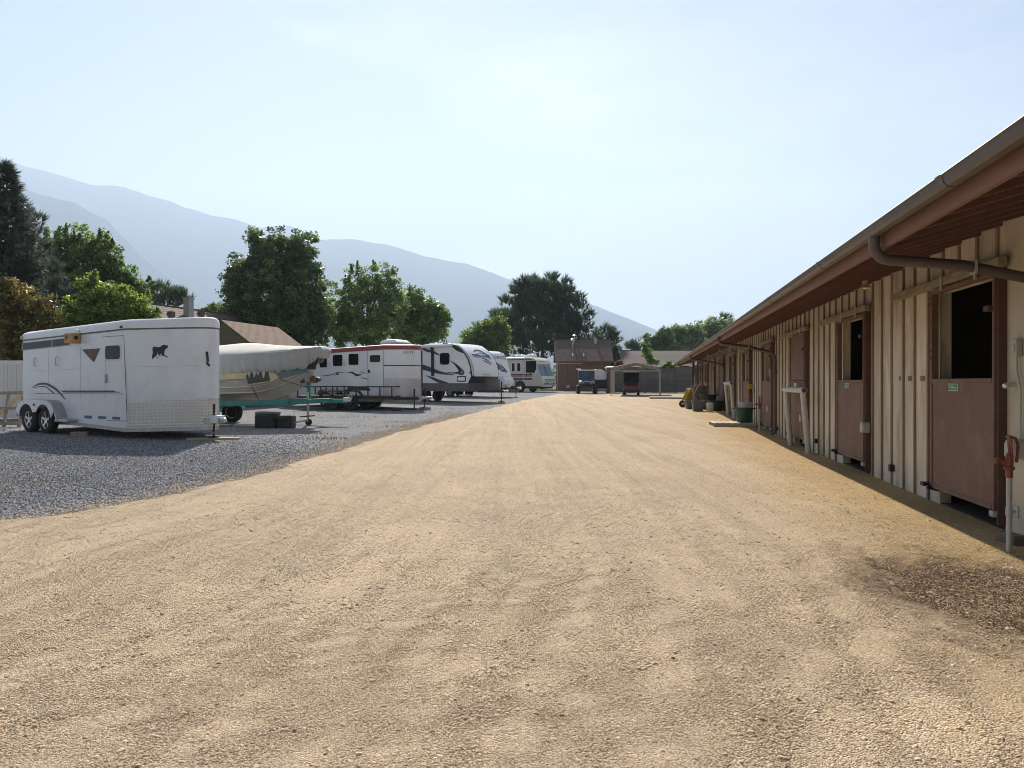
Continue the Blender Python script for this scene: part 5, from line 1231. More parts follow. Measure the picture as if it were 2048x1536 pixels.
MB().bb(-L4, -.1, .04, W4 - .04, .5, .76).build('chassis', M['black'], t4)
for xx in (-3.6, -4.5): wheel(t4, (xx, .16, .36), .36, .2, .21, rim_m='steel'); wheel(t4, (xx, W4 - .16, .36), .36, .2, .21, side=1, rim_m='steel')
hitch(t4, -.1, 1.45, W4 / 2, .58, 'black', jz0=.0, jz1=1.2)
for yy in (.3, W4 - .3): MB().bb(front_x(pr4, 3.0) - .01, front_x(pr4, 3.0) + .02, yy - .06, yy + .06, 2.98, 3.03).build('marker_light', M['grey_decal'], t4)

# ---- motorhome
f5 = Frame(1083, 60.8, 33)
t5 = f5.thing('motorhome', 'cream motorhome with maroon stripes and large blue tinted windscreen', 'motorhome')
W5 = 2.35; L5 = 8.2; H5 = f5.on(1060, 714)[1]
pr5 = [(-.05, .50), (.06, .62), (.07, 1.12), (.0, 1.30), (-.10, 1.38), (-.52, 2.36), (-.42, 2.44), (-.50, 2.70), (-.80, H5 - .10), (-1.3, H5)]
b5 = MB().prism(pr5 + [(-L5, H5 - .05), (-L5, .50), (-2.75, .50), (-2.70, .72), (-2.48, .93), (-2.2, 1.0), (-1.92, .93), (-1.7, .72), (-1.65, .5)], 'y', 0, W5).build('body', M['cream_rv'], t5, .04, segs=3)
S5 = lambda px, py: f5.on(px, py)
ws = MB().add([(-.115, .12, 1.44), (-.115, W5 - .12, 1.44), (-.505, W5 - .12, 2.33), (-.505, .12, 2.33), (-.09, .12, 1.44), (-.09, W5 - .12, 1.44), (-.48, W5 - .12, 2.33), (-.48, .12, 2.33)], [(0, 3, 2, 1), (4, 5, 6, 7), (0, 1, 5, 4), (1, 2, 6, 5), (2, 3, 7, 6), (3, 0, 4, 7)]).build('windscreen', M['glass_blue'], t5)
MB().bar((-.092, W5 / 2, 1.42), (-.485, W5 / 2, 2.34), .04, .05).build('pillar', M['black'], ws)
window(t5, S5(1052.5, 745)[0], -.55, S5(1052.5, 745)[1], S5(1052.5, 722.5)[1], .06, 'black')
for x0, x1 in ((1034.5, 1041), (1024, 1029.5)):
    a_, b_ = S5(x0, 743), S5(x1, 726); window(t5, a_[0], b_[0], a_[1], b_[1], .12, 'white_roof', fw=.09)
for z_, w_, m_ in ((f5.on(1040, 719)[1], .07, 'brown_steel'), (f5.on(1040, 749.5)[1], .13, 'maroon'), (f5.on(1040, 752.5)[1], .05, 'grey_decal'), (f5.on(1040, 758)[1], .16, 'maroon')):
    band(t5, [(-L5 + .1, z_), (-4, z_), (-.95, z_)], [w_, w_, w_], m_)
band(t5, [S5(1053, 751), S5(1056, 749), S5(1064, 749)], [.12, .12, .2], 'maroon', proud=.005)
for k in range(4):
    zz = .86 + k * .105; MB().bb(.055 - .02 * k * (k > 2), .082 - .02 * k * (k > 2), .5, W5 - .1, zz, zz + .04).build('grille_slat', M['black'], t5)
MB().bb(.06, .085, .35, W5 - .08, .66, .80).build('lamp_panel', M['black'], t5)
for yy in (.45, .62, W5 - .28): MB().cyl((.084, yy, .73), (.098, yy, .73), .045, n=12).build('headlight', M['canopy_white'], t5)
MB().bb(.086, .095, .95, W5 - .55, .68, .79).build('lower_grille', M['galv'], t5)
MB().bb(-.2, .16, .02, W5 - .02, .46, .63).build('bumper', M['cream_rv'], t5, .03)
MB().bb(.161, .165, 1.5, 1.8, .5, .6).build('number_plate', M['blue_stripe'], t5)
for yy in (-.22,):
    MB().bar((-.55, -.01, 1.35), (-.42, yy, 1.42), .03, .03).build('mirror_arm', M['black'], t5); MB().bb(-.46, -.38, yy - .1, yy + .1, 1.42, 1.85).build('mirror', M['canopy_white'], t5, .02)
a_ = S5(1048.5, 716); MB().bar((a_[0], -.06, .95), (a_[0] + .05, -.06, H5 - .05), .04, .06).build('awning_arm', M['white_roof'], t5)
a_ = S5(1024, 716); MB().cyl((-L5 + .4, -.08, H5 - .12), (S5(1049, 713)[0], -.08, H5 - .1), .08, n=12).build('awning_roller', M['white_roof'], t5, smooth=True)
for px, l_ in ((1041, .42), (1064, .34)):
    a_ = f5.on(px, 712, 0, (0, 1.1)); MB().rings([[(a_[0] + sx_, 1.1 + sy_, H5 + h_) for sx_, sy_ in rrect(-l_ * q_, l_ * q_, -.36 * q_, .36 * q_, .1)] for q_, h_ in ((1, -.04), (1, .18), (.75, .27))]).build('roof_unit', M['white_roof'], t5, smooth=True)
for yy in (.5, .8, 1.1, 1.5): MB().bb(-.53, -.47, yy - .07, yy + .07, 2.62, 2.68).build('marker_light', M['grey_decal'], t5)
for xx in (-2.2, -6.2):
    wheel(t5, (xx, .14, .42), .42, .24, .24, rim_m='alloy'); wheel(t5, (xx, W5 - .14, .42), .42, .24, .24, side=1)
MB().bb(-L5 + .1, -.1, .25, W5 - .25, .3, .5).build('chassis', M['black'], t5)

# ------------------------------------------------------------------ far end of the yard
def at(px, d, z=None):
    x, y = P(px, d); return (x, y, gz(y) if z is None else z)
# utility vehicle facing the camera (frame: x right, y away)
uv = thing('utility_vehicle', 'dark blue off road buggy with white roof facing the yard', 'utility vehicle', at(1174, 55.3), R(-4))
MB().prism([(-.1, .55), (.9, .52), (2.6, .55), (2.6, .95), (1.0, .95), (.75, 1.08), (.2, 1.06), (-.12, .85)], 'x', -.62, .62).build('body', M['black'], uv, .04)
MB().rings([[(-.55 * w_, y_, z_), (.55 * w_, y_, z_), (.55 * w_, y_ + .05, z_ + .3), (-.55 * w_, y_ + .05, z_ + .3)] for w_, y_, z_ in ((1.0, -.18, .74), (1.05, .2, .80), (1.0, .7, .86))]).build('bonnet', M['utv_blue'], uv, .05)
for s in (-1, 1):
    MB().sphere((s * .42, -.18, .90), .14, sc=(1.2, .5, .6)).build('headlight', M['canopy_white'], uv, smooth=True)
    MB().sphere((s * .42, -.24, .885), .085, sc=(1.2, .5, .6)).build('lamp_bezel', M['black'], uv, smooth=True)
    for yy in (.15, 2.2):
        w_ = MB().lathe([(.14, -.13), (.30, -.14), (.34, -.09), (.35, 0), (.34, .09), (.30, .14), (.14, .13)], (s * .66, yy, .35), 22, 'x').build('wheel', M['rubber'], uv, smooth=True)
        MB().lathe([(.02, -.145), (.17, -.13), (.17, .13), (.02, .145)], (s * .66, yy, .35), 16, 'x').build('rim', M['plastic_grey'], w_, smooth=True)
    MB().tube([(s * .58, .55, 1.02), (s * .60, .85, 1.80), (s * .58, 1.9, 1.84), (s * .58, 2.0, .95)], .03, 8).build('roll_bar', M['black'], uv)
MB().bb(-.66, .66, .75, 1.95, 1.83, 1.90).build('roof', M['canopy_white'], uv, .03)
MB().add([(-.56, .56, 1.08), (.56, .56, 1.08), (.57, .84, 1.80), (-.57, .84, 1.80), (-.56, .58, 1.08), (.56, .58, 1.08), (.57, .86, 1.80), (-.57, .86, 1.80)], [(0, 1, 2, 3), (7, 6, 5, 4), (0, 4, 5, 1), (1, 5, 6, 2), (2, 6, 7, 3), (3, 7, 4, 0)]).build('windscreen', M['glass_blue'], uv)
for s in (-1, 1):
    MB().bar((0, .70, 1.22), (s * .32, .73, 1.36), .015, .02).build('wiper', M['black'], uv)
    MB().sphere((s * .28, 1.25, 1.42), .16, sc=(1.1, .5, .8)).build('headrest', M['black'], uv, smooth=True)
    MB().bb(s * .28 - .24, s * .28 + .24, 1.2, 1.4, .95, 1.40).build('seat', M['canopy_white'] if s > 0 else M['tub_grey'], uv, .05)
MB().tube([(-.55, -.28, .62), (-.3, -.34, .55), (.3, -.34, .55), (.55, -.28, .62), (.5, -.26, .82)], .03, 8).build('bumper_bar', M['black'], uv)
MB().bb(-.22, .22, -.23, -.19, .97, 1.0).build('badge', M['canopy_white'], uv)
MB().bb(-.6, .6, 1.5, 2.9, .95, 1.2).build('cargo_bed', M['black'], uv, .02)
# white tank on dark cart beside it
tk = thing('spray_tank', 'white plastic tank on a black cart right of the buggy', 'tank', at(1201, 58.5), R(-4))
MB().rings([[(sx_, .5 + sy_, z_) for sx_, sy_ in rrect(-w_ - o_, w_, -.45, .45, .1)] for w_, o_, z_ in ((.52, .1, 1.10), (.52, .1, 1.66), (.36, .16, 1.78), (.1, .4, 1.92), (.05, .35, 1.95))]).build('tank', M['canopy_white'], tk, smooth=True)
MB().bb(-.6, .55, .1, .95, .35, 1.09).build('cart', M['black'], tk, .02)
MB().bb(-.65, .65, .02, 1.0, .22, .34).build('frame', M['steel'], tk)
for s in (-1, 1): MB().lathe([(.05, -.08), (.28, -.08), (.3, 0), (.28, .08), (.05, .08)], (s * .55, .5, .30), 18, 'x').build('wheel', M['rubber'], tk, smooth=True)
# carport
cp = thing('carport', 'open steel carport with pale bent frame and gable roof', 'carport', at(1271, 50.2), -BARN_TH)
CW, CH = 1.72, 1.78
for k in range(5):
    yy = k * 1.35
    for s in (-1, 1):
        MB().tube([(s * CW, yy, 0), (s * CW, yy, CH), (s * (CW - .05), yy, CH + .10), (s * (CW - .16), yy, CH + .17), (0.0, yy, CH + .52)], .024, 8).build('frame_bow', M['galv'], cp, smooth=True)
for s in (-1, 1):
    MB().rings([[(s * (CW + .03), y_, CH + .06), (s * (CW - .10), y_, CH + .22), (0, y_, CH + .575), (0, y_, CH + .60), (s * (CW - .12), y_, CH + .26), (s * (CW + .06), y_, CH + .06)] for y_ in (-.05, 5.5)]).build('roof_sheet', M['carport_sheet'], cp)
    MB().bar((s * CW, 0, .03), (s * CW, 5.4, .03), .06, .06).build('base_rail', M['galv'], cp)
for s in (-1, 1): MB().bar((s * (CW - .10), -.07, CH + .25), (0, -.07, CH + .60), .03, .045).build('roof_trim', M['canopy_white'], cp)
MB().bar((-CW, 5.4, CH), (CW, 5.4, CH), .05, .05).build('cross_tie', M['galv'], cp)
MB().bar((-CW, 0, CH + .02), (CW, 0, CH + .02), .03, .03).build('cross_tie', M['galv'], cp)
# golf cart under it
gc = thing('golf_cart', 'maroon golf cart parked under the carport', 'golf cart', at(1262, 51.4), -BARN_TH)
MB().rings([[(-.56 * w_, y_, z0_), (.56 * w_, y_, z0_), (.6 * w_, y_, (z0_ + z1_) / 2), (.5 * w_, y_, z1_), (-.5 * w_, y_, z1_), (-.6 * w_, y_, (z0_ + z1_) / 2)] for y_, w_, z0_, z1_ in ((-.05, .82, .38, .66), (.06, 1.0, .30, .78), (.45, 1.04, .28, .88), (.7, 1.0, .28, .9))]).build('front_cowl', M['maroon'], gc, smooth=True)
MB().bb(-.55, .55, .7, 2.3, .28, .5).bb(-.55, .55, 1.25, 2.2, .5, .78).build('body', M['black'], gc, .03)
MB().bb(-.5, .5, 1.2, 1.75, .78, .9).bb(-.5, .5, 1.7, 1.82, .9, 1.3).build('seat', M['tub_grey'], gc, .04)
MB().bb(-.52, .52, -.1, .0, .22, .40).build('bumper', M['black'], gc, .03)
for s in (-1, 1):
    MB().bb(s * .38 - .09, s * .38 + .09, -.02, .03, .60, .67).build('headlight', M['canopy_white'], gc, .01)
    MB().tube([(s * .54, .62, .88), (s * .54, .80, 1.70), (s * .54, 2.2, 1.72), (s * .54, 2.25, .6)], .02, 8).build('roof_post', M['black'], gc)
    for yy in (.3, 2.0): MB().lathe([(.05, -.08), (.2, -.09), (.225, 0), (.2, .09), (.05, .08)], (s * .5, yy, .225), 18, 'x').build('wheel', M['rubber'], gc, smooth=True)
MB().bb(-.6, .6, .65, 2.4, 1.71, 1.77).build('roof', M['canopy_white'], gc, .03)
MB().add([(-.52, .64, .92), (.52, .64, .92), (.52, .80, 1.68), (-.52, .80, 1.68)], [(0, 1, 2, 3)]).build('windscreen', M['glass'], gc)
MB().bb(-.6, .6, 2.4, 2.45, 0.3, .5).build('rear_bumper', M['black'], gc)
# concrete plank wall
cw = thing('boundary_wall', 'grey concrete plank wall behind the carport', 'wall', at(1228, 59.5), R(1.5))
pmesh = MB().box((0, 0, 0), (2.42, .06, .385)).mesh('panel', M['cmu'])
pomesh = MB().box((0, 0, 1.02), (.16, .16, 2.08)).mesh('post', M['cmu'])
for k in range(4):
    if k < 4: share('post', pomesh, cw, (k * 2.6, 0, 0))
    for j in range(5):
        if k < 3: share('panel', pmesh, cw, (k * 2.6 + 1.3, random.uniform(-.01, .01), .02 + .195 + j * .39))
    if k < 3: MB().bb(k * 2.6 + .09, k * 2.6 + 2.51, -.06, .06, 1.965, 2.03).build('coping', M['cmu'], cw)
q = at(1220.5, 58.6); pil = thing('gate_pillar', 'red brick gate pillar with pale domed cap left of the carport', 'pillar', q, R(2))
pm_ = MB().box((0, 0, 0), (.235, .115, .07)).mesh('brick', M['brick'])
MB().bb(-.26, .26, -.26, .26, 0, 2.0).build('core', M['cmu'], pil)
for j in range(24):
    for i in range(2): share('brick', pm_, pil, (-.13 + i * .26 + (.0 if j % 2 else .0), -.225, .06 + j * .082))
    for i in range(2):
        share('brick', pm_, pil, (-.225, -.02 + i * .2, .06 + j * .082), (0, 0, R(90)))
MB().rings([[(sx_, sy_, z_) for sx_, sy_ in rrect(-w_, w_, -w_, w_, .05)] for w_, z_ in ((.36, 2.02), (.40, 2.05), (.40, 2.12), (.2, 2.19), (.05, 2.21))]).build('cap', M['canopy_white'], pil, smooth=True)
sg = thing('red_sign', 'small red and white sign behind the buggy roof', 'sign', at(1157.5, 64.5), 0)
zz = Hpx(741, 64.5) - gz(64.5)
MB().bb(-.25, .25, 0, .03, zz, zz + .38).build('board', M['red_plastic'], sg); MB().bb(-.21, .21, -.006, -.001, zz + .06, zz + .2).build('panel', M['canopy_white'], sg); MB().bb(-.03, .03, .03, .07, 0, zz + .3).build('post', M['steel'], sg)
slab = MB().box((0, 0, 0), (2.4, 4.0, .1)).build('concrete_pad', M['concrete']); slab.location = (*barn_pos(1.3, 47.0)[:2], gz(46) + .03); slab.rotation_euler = (0, 0, -BARN_TH); tag(slab, kind='structure')

# ------------------------------------------------------------------ houses
def gable_roof_part(parent, p00, p10, p01, p11, m, rows=14, thick=.05, name='roof', step=.016):
    """roof slope from the eave line p00-p10 up to the ridge line p01-p11 as stepped shingle courses"""
    a, b, c, d_ = map(Vector, (p00, p10, p01, p11)); nrm = (b - a).cross(c - a).normalized()
    if nrm.z < 0: nrm = -nrm
    mb_ = MB()
    for k in range(rows):
        t0, t1 = k / rows, (k + 1.15) / rows
        l0, r0, l1, r1 = a.lerp(c, t0), b.lerp(d_, t0), a.lerp(c, t1), b.lerp(d_, t1)
        mb_.add([l0 - nrm * thick, r0 - nrm * thick, r1 - nrm * thick, l1 - nrm * thick, l0 + nrm * step, r0 + nrm * step, r1 + nrm * .004, l1 + nrm * .004],
                [(3, 2, 1, 0), (4, 5, 6, 7), (0, 1, 5, 4), (1, 2, 6, 5), (2, 3, 7, 6), (3, 0, 4, 7)])
    return mb_.build(name, M[m], parent)
def house(name, label, cat, loc, rz, w, dep, eave, rise, wall_m, roof_m, over=.3, rows=14, ridge='x', group=None):
    """box house; ridge along x; origin at the middle of the front (near) wall"""
    h = thing(name, label, cat, loc, rz, group)
    MB().prism([(0, -.2), (dep, -.2), (dep, eave), (dep / 2, eave + rise), (0, eave)], 'x', -w / 2, w / 2).build('wall', M[wall_m], h)
    k = rise / (dep / 2); e0 = eave - over * k + .06; W = w / 2 + over
    rf = gable_roof_part(h, (-W, -over, e0), (W, -over, e0), (-W, dep / 2, eave + rise + .06), (W, dep / 2, eave + rise + .06), roof_m, rows)
    gable_roof_part(h, (W, dep + over, e0), (-W, dep + over, e0), (W, dep / 2, eave + rise + .06), (-W, dep / 2, eave + rise + .06), roof_m, rows)
    MB().bb(-W, W, dep / 2 - .09, dep / 2 + .09, eave + rise + .06, eave + rise + .10).build('ridge_cap', M[roof_m], rf)
    MB().bb(-W, W, -over - .03, -over - .002, e0 - .16, e0 - .01).build('fascia', M['siding_brown'], h)
    return h
# brown outbuilding
x, y = P(1168, 67)
sh_ = house('garage', 'brown outbuilding with brown shingle roof and pipe vents behind the buggy', 'garage', (x, y, gz(y)), R(-2), 5.0, 5.2, 2.95, 1.95, 'siding_brown', 'shingle_brown', .25, 26)
MB().bb(-2.5, -.2, -.03, -.002, 2.55, 2.62).build('wall_trim', M['siding_light'], sh_)
for k in range(12): MB().bb(-2.4 + k * .42, -2.4 + k * .42 + .02, -.012, -.001, .1, 2.9).build('siding_groove', M['brown_steel'], sh_)
def roof_z(yl, eave=2.95, rise=1.95, dep=5.2): return eave + yl * rise / (dep / 2) + .08
for lx, yl, r_, h_, cap_ in ((-.95, 2.0, .10, .30, 1), (-1.0, 1.55, .07, .75, 2), (.0, .9, .05, 1.05, 0), (1.25, 2.1, .11, .28, 1), (1.95, 2.3, .05, .35, 0), (-.75, 2.75, .08, .4, 2)):
    zz = roof_z(min(yl, 2.6)); vt = MB().cyl((lx, yl, zz - .15), (lx, yl, zz + h_), r_ * (.8 if cap_ == 2 else 1), n=12).build('vent_pipe', M['galv'] if cap_ else M['plastic_grey'], sh_, smooth=True)
    if cap_ == 2: MB().lathe([(.02, .12), (.20, .02), (.20, 0), (.1, -.01)], (lx, yl, zz + h_), 16).build('vent_cap', M['alloy'], vt, smooth=True)
    if cap_ == 1: MB().bb(lx - .17, lx + .17, yl - .17, yl + .17, zz + h_ - .02, zz + h_ + .05).build('vent_cap', M['alloy'], vt, .01)
for lx in (-1.05, .0): MB().bb(lx - .05, lx + .05, .35, .45, roof_z(.4) - .05, roof_z(.4) + .25).build('vent_pipe', M['alloy'], sh_)
MB().bb(-1.65, -1.35, -.06, -.002, .25, .55).build('meter_box', M['galv'], sh_)
for px_ in (1.9,): window(sh_, px_ - .35, px_ + .35, 1.2, 1.9, .03, 'siding_light')
# house with long grey roof on the right
x, y = P(1330, 82)
house('house', 'long low house with plain grey brown roof above the concrete wall', 'house', (x, y, gz(66)), R(-3), 13.0, 9.0, 2.7, 1.95, 'siding_light', 'shingle_grey', .5, 18)
# house with solar panels on the left
hl = house('house', 'grey roofed house with solar panels and metal flue behind horse trailer', 'house', (-16.2, 41.9, gz(40)), R(73.7), 12.0, 7.0, 3.35, 2.10, 'siding_brown', 'shingle_grey', .5, 16)
for k in range(4):
    k_ = 2.1 / 3.5; cx_, cy_ = .6 + k * 1.06, 1.75
    M_ = Matrix.Translation((cx_, cy_, 3.35 + cy_ * k_ + .17)) @ Matrix.Rotation(math.atan(k_), 4, 'X')
    MB().box((0, 0, 0), (1.02, 1.65, .04), M_).build('solar_panel', M['solar'], hl, .005)
MB().bb(-1.32, -.92, 2.3, 2.7, 4.6, 5.95).build('chimney', M['galv'], hl, .01); MB().bb(-1.36, -.88, 2.26, 2.74, 5.95, 6.02).build('chimney_cap', M['galv'], hl)
for lx, yl in ((-2.6, 2.4), (.4, 2.9), (4.4, 2.9)): MB().bb(lx - .15, lx + .15, yl - .15, yl + .15, 3.35 + yl * .6, 3.35 + yl * .6 + .28).build('roof_vent', M['shingle_tan'], hl)
x, y = P(165, 46); house('house', 'pale gabled house peeking between the trees on the left', 'house', (x, y, gz(y)), R(60), 7, 6, 4.3, 1.6, 'siding_light', 'shingle_brown', .3, 10)
# tan shingled garden shed beyond the boat
ax, ay = P(445, 33.0); rzs = math.atan2(4.4, 1.07)
gs = thing('garden_shed', 'olive garden shed with tan shingle roof beyond the covered boat', 'shed', (ax, ay, gz(33)), rzs)
gzz = Hpx(641, 33.0) - gz(33); ez = gzz - .98
MB().prism([(-1.4, -.1), (1.4, -.1), (1.4, ez), (0, gzz - .05), (-1.4, ez)], 'x', .0, 4.5).build('wall', M['siding_olive'], gs)
for s in (-1, 1): gable_roof_part(gs, (-.12, s * 1.52, ez - .06), (4.65, s * 1.52, ez - .06), (-.12, 0, gzz + .02), (4.65, 0, gzz + .02), 'shingle_tan', 18, step=.010)
for k in range(13): MB().bb(-.012, -.001, -1.3 + k * .21, -1.3 + k * .21 + .02, 0, ez).build('siding_groove', M['brown_steel'], gs)
# white vinyl fence
vf = thing('vinyl_fence', 'white vinyl privacy fence behind the horse trailer tail', 'fence', (-26.0, 24.2, gz(24)), R(-2))
pk = MB().box((0, 0, .98), (.142, .03, 1.72)).mesh('picket', M['vinyl'])
for k in range(100): share('picket', pk, vf, (.16 + k * .152, 0, .0))
for k in range(7): MB().bb(k * 2.53 - .065, k * 2.53 + .065, -.065, .065, 0, 2.08).build('post', M['vinyl'], vf, .008)
for z0_ in (.06, 1.84): MB().bb(0, 15.3, -.03, .03, z0_, z0_ + .14).build('rail', M['vinyl'], vf, .006)
# leaning wooden frame by the fence
wf = thing('wooden_gate', 'weathered wooden gate frame leaning by the white fence', 'gate', at(14, 20.4), R(-14))
for xx in (-.75, -.12, .42): MB().bar((xx, 0, 0), (xx - .06, .22, 1.02), .09, .05).build('upright', M['old_wood'], wf, .004)
for zz in (.08, .52, .96): MB().bar((-.9, -.03 + zz * .2, zz), (.48, -.03 + zz * .2, zz + .03), .04, .09).build('rail', M['old_wood'], wf, .004)
MB().bar((-.72, -.03, .05), (.36, .17, .95), .03, .09).build('brace', M['raw_wood'], wf, .004)

# ------------------------------------------------------------------ trees
def unit(n, r): 
    v = r.standard_normal((n, 3)); return v / np.linalg.norm(v, axis=1)[:, None]
def leaves(name, C, size, m, parent, var, r, up=.35):
    n = len(C); nr = unit(n, r); nr[:, 2] += up; nr /= np.linalg.norm(nr, axis=1)[:, None]
    t = np.cross(nr, unit(n, r)); t /= np.linalg.norm(t, axis=1)[:, None] + 1e-9; b = np.cross(nr, t)
    s = size * (.6 + .8 * r.random(n))[:, None]
    V = np.stack([C - t * s * .5, C - b * s * .34 + t * s * .05, C + t * s * .55, C + b * s * .34 + t * s * .05], 1).reshape(-1, 3)
    o = raw_mesh(name, V, 4, np.repeat(var, 4), m); o.parent = parent; return o
def trunk(parent, h, r0, limbs, r, lean=(0, 0)):
    b = MB(); pts = [(lean[0] * t + .06 * math.sin(t * 7), lean[1] * t, -.1 + h * t) for t in np.linspace(0, 1, 7)]
    b.loft_circ(pts, [r0 * (1.25 if i == 0 else 1 - .11 * i) for i in range(7)], 9)
    o = b.build('trunk', M['bark'], parent, smooth=True)
    for e in limbs:
        t = .35 + .5 * r.random(); p0 = Vector((lean[0] * t, lean[1] * t, h * t)); p2 = Vector(e); p1 = p0.lerp(p2, .5) + Vector((0, 0, .12 * (p2 - p0).length))
        MB().loft_circ([p0, p0.lerp(p1, .5), p1, p1.lerp(p2, .55), p2], [r0 * .42, r0 * .34, r0 * .25, r0 * .17, r0 * .06], 6).build('limb', M['bark'], parent, smooth=True)
def broadleaf(name, label, px, d, lobes, m, nclus=260, per=70, leaf=.16, seed=0, group=None, trunk_h=None, cl_r=.42, outer=.55, r0=.16, spikes=0):
    """lobes: (px, py, rx_px, ry_px) of the crown in the picture; depth is taken equal to the width"""
    r = np.random.default_rng(seed); x, y = P(px, d); gz0 = gz(y)
    t = thing(name, label, 'tree', (x, y, gz0), 0, group); k = d / F
    nclus = int(nclus * 2.1); per = int(per * .62); cl_r *= .72
    vol = np.array([l[2] * l[2] * l[3] for l in lobes], float) ** .75; cnt = np.maximum(6, (nclus * vol / vol.sum()).astype(int))
    C = []; var = []
    ends = []
    for (lx, ly, rx, ry), n in zip(lobes, cnt):
        c0 = np.array([(lx - px) * k, r.uniform(-.25, .25) * rx * k, Hpx(ly, d) - gz0]); R3 = np.array([rx * k, rx * k * .9, ry * k])
        ends.append(tuple(c0))
        u = unit(n, r) * (outer + (1 - outer) * r.random(n))[:, None] ; u[: n // 4] *= .6
        cc = c0 + u * R3 * (.86 + .30 * r.random(n) + np.where(r.random(n) < .10, .16, 0))[:, None]
        for q in cc:
            cr_ = cl_r * r.uniform(.6, 1.35); m_ = int(per * r.uniform(.5, 1.4))
            pts = q + unit(m_, r) * (r.random(m_) ** .45)[:, None] * np.array([cr_, cr_, cr_ * .75])
            C.append(pts); var.append(np.clip(.12 + .75 * r.random() ** 1.5 + .5 * (r.random(m_) - .4), 0, 1))
    for s in range(spikes):   # upright shoots above the crown
        l = lobes[r.integers(len(lobes))]; c0 = np.array([(l[0] - px + r.uniform(-.8, .8) * l[2]) * k, r.uniform(-.5, .5) * l[2] * k, Hpx(l[1] - l[3] * .55, d) - gz0])
        L_ = r.uniform(.5, 1.0) * l[3] * k * .65; tt = r.random(130); pts = c0 + np.stack([(r.random(130) - .5) * .34 * (1.1 - tt), (r.random(130) - .5) * .34 * (1.1 - tt), tt * L_], 1)
        C.append(pts); var.append(np.clip(.3 + .5 * r.random(130), 0, 1))
    C = np.concatenate(C); var = np.concatenate(var); C[:, 2] = np.maximum(C[:, 2], .15)
    leaves('crown', C, leaf, m, t, var, r)
    th = trunk_h or max(e[2] for e in ends) * .8
    trunk(t, th, r0, ends, r)
    return t
def tufts(C, D, n, L, W, r, spread=.75):
    """needle tufts: n blades round each direction D at each centre C"""
    N_ = len(C); Cn = np.repeat(C, n, 0); Dn = np.repeat(D, n, 0) + spread * unit(N_ * n, r); Dn /= np.linalg.norm(Dn, axis=1)[:, None]
    Ln = L * (.6 + .7 * r.random(N_ * n))[:, None]; sd = np.cross(Dn, unit(N_ * n, r)); sd /= np.linalg.norm(sd, axis=1)[:, None] + 1e-9
    return np.stack([Cn - sd * W, Cn + sd * W, Cn + Dn * Ln], 1).reshape(-1, 3)
def pine(name, label, px, d, lobes, m, ntuft=2600, blades_n=16, L=.42, W=.035, seed=0, group=None, r0=.22):
    r = np.random.default_rng(seed); x, y = P(px, d); gz0 = gz(y); k = d / F
    t = thing(name, label, 'tree', (x, y, gz0), 0, group)
    vol = np.array([l[2] * l[2] * l[3] for l in lobes], float) ** .7; cnt = np.maximum(20, (ntuft * vol / vol.sum()).astype(int)); V = []; var = []; ends = []
    for (lx, ly, rx, ry), n in zip(lobes, cnt):
        c0 = np.array([(lx - px) * k, r.uniform(-.3, .3) * rx * k, Hpx(ly, d) - gz0]); ends.append(tuple(c0)); R3 = np.array([rx * k, rx * k * .9, ry * k])
        nb = max(4, n // 9)
        bu = unit(nb, r) * (.5 + .5 * r.random(nb))[:, None]; bc = c0 + bu * R3
        idx = r.integers(nb, size=n); C = bc[idx] + unit(n, r) * (r.random(n) ** .5)[:, None] * np.array([.55, .55, .34]) * (L / .42)
        D = (C - c0) / R3; D[:, 2] += 1.2; D /= np.linalg.norm(D, axis=1)[:, None]
        V.append(tufts(C, D, blades_n, L * 1.2, W * .9, r, .6)); var.append(np.repeat(np.clip(.2 + .7 * r.random(n) * r.random(n) + .15 * r.random(n), 0, 1), blades_n * 3))
    o = raw_mesh('crown', np.concatenate(V), 3, np.concatenate(var), m); o.parent = t
    trunk(t, max(e[2] for e in ends) * .95, r0, ends, r); return t
def spruce(name, label, px, d, top, bot_r, m, seed=0, layers=30, per=15, group=None, L=.30, base_z=.6):
    r = np.random.default_rng(seed); x, y = P(px, d); gz0 = gz(y); t = thing(name, label, 'tree', (x, y, gz0), 0, group)
    H = Hpx(top, d) - gz0; C = []; D = []
    b = MB()
    for i in range(layers):
        f = i / (layers - 1); z = base_z + (H - base_z - .3) * f; rad = bot_r * (1 - f) ** .85 + .12
        for j in range(max(5, int(per * (1 - f * .55)))):
            a = r.random() * 6.283; rl = rad * r.uniform(.65, 1.12); dr = -.30 + .55 * f + r.uniform(-.08, .08)
            n = int(5 + rl * 9); s = np.linspace(.18, 1, n) ** .8
            zc = z + dr * rl * s + .22 * rl * s ** 3
            p = np.stack([np.cos(a) * rl * s, np.sin(a) * rl * s, zc], 1); p += r.standard_normal(p.shape) * .07
            C.append(p); dd = np.tile(np.array([math.cos(a), math.sin(a), .25]), (n, 1)); D.append(dd)
            if j % 3 == 0: b.loft_circ([(0, 0, z), (math.cos(a) * rl * .9, math.sin(a) * rl * .9, z + dr * rl * .8)], [.03, .008], 4)
    C.append(np.stack([np.zeros(14), np.zeros(14), np.linspace(H - .9, H - .1, 14)], 1)); D.append(np.tile([0, 0, 1.0], (14, 1)))
    C = np.concatenate(C); D = np.concatenate(D); n = len(C)
    o = raw_mesh('crown', tufts(C, D, 13, L, .022, r), 3, np.repeat(np.clip(.1 + .8 * r.random(n) ** 1.6, 0, 1), 39), m); o.parent = t
    b.build('branches', M['bark'], t)
    MB().loft_circ([(0, 0, -.1), (0, 0, H * .5), (0, 0, H - .2)], [.22, .12, .02], 9).build('trunk', M['bark'], t, smooth=True)
    return t
G1 = 'trees behind the parked trailers'
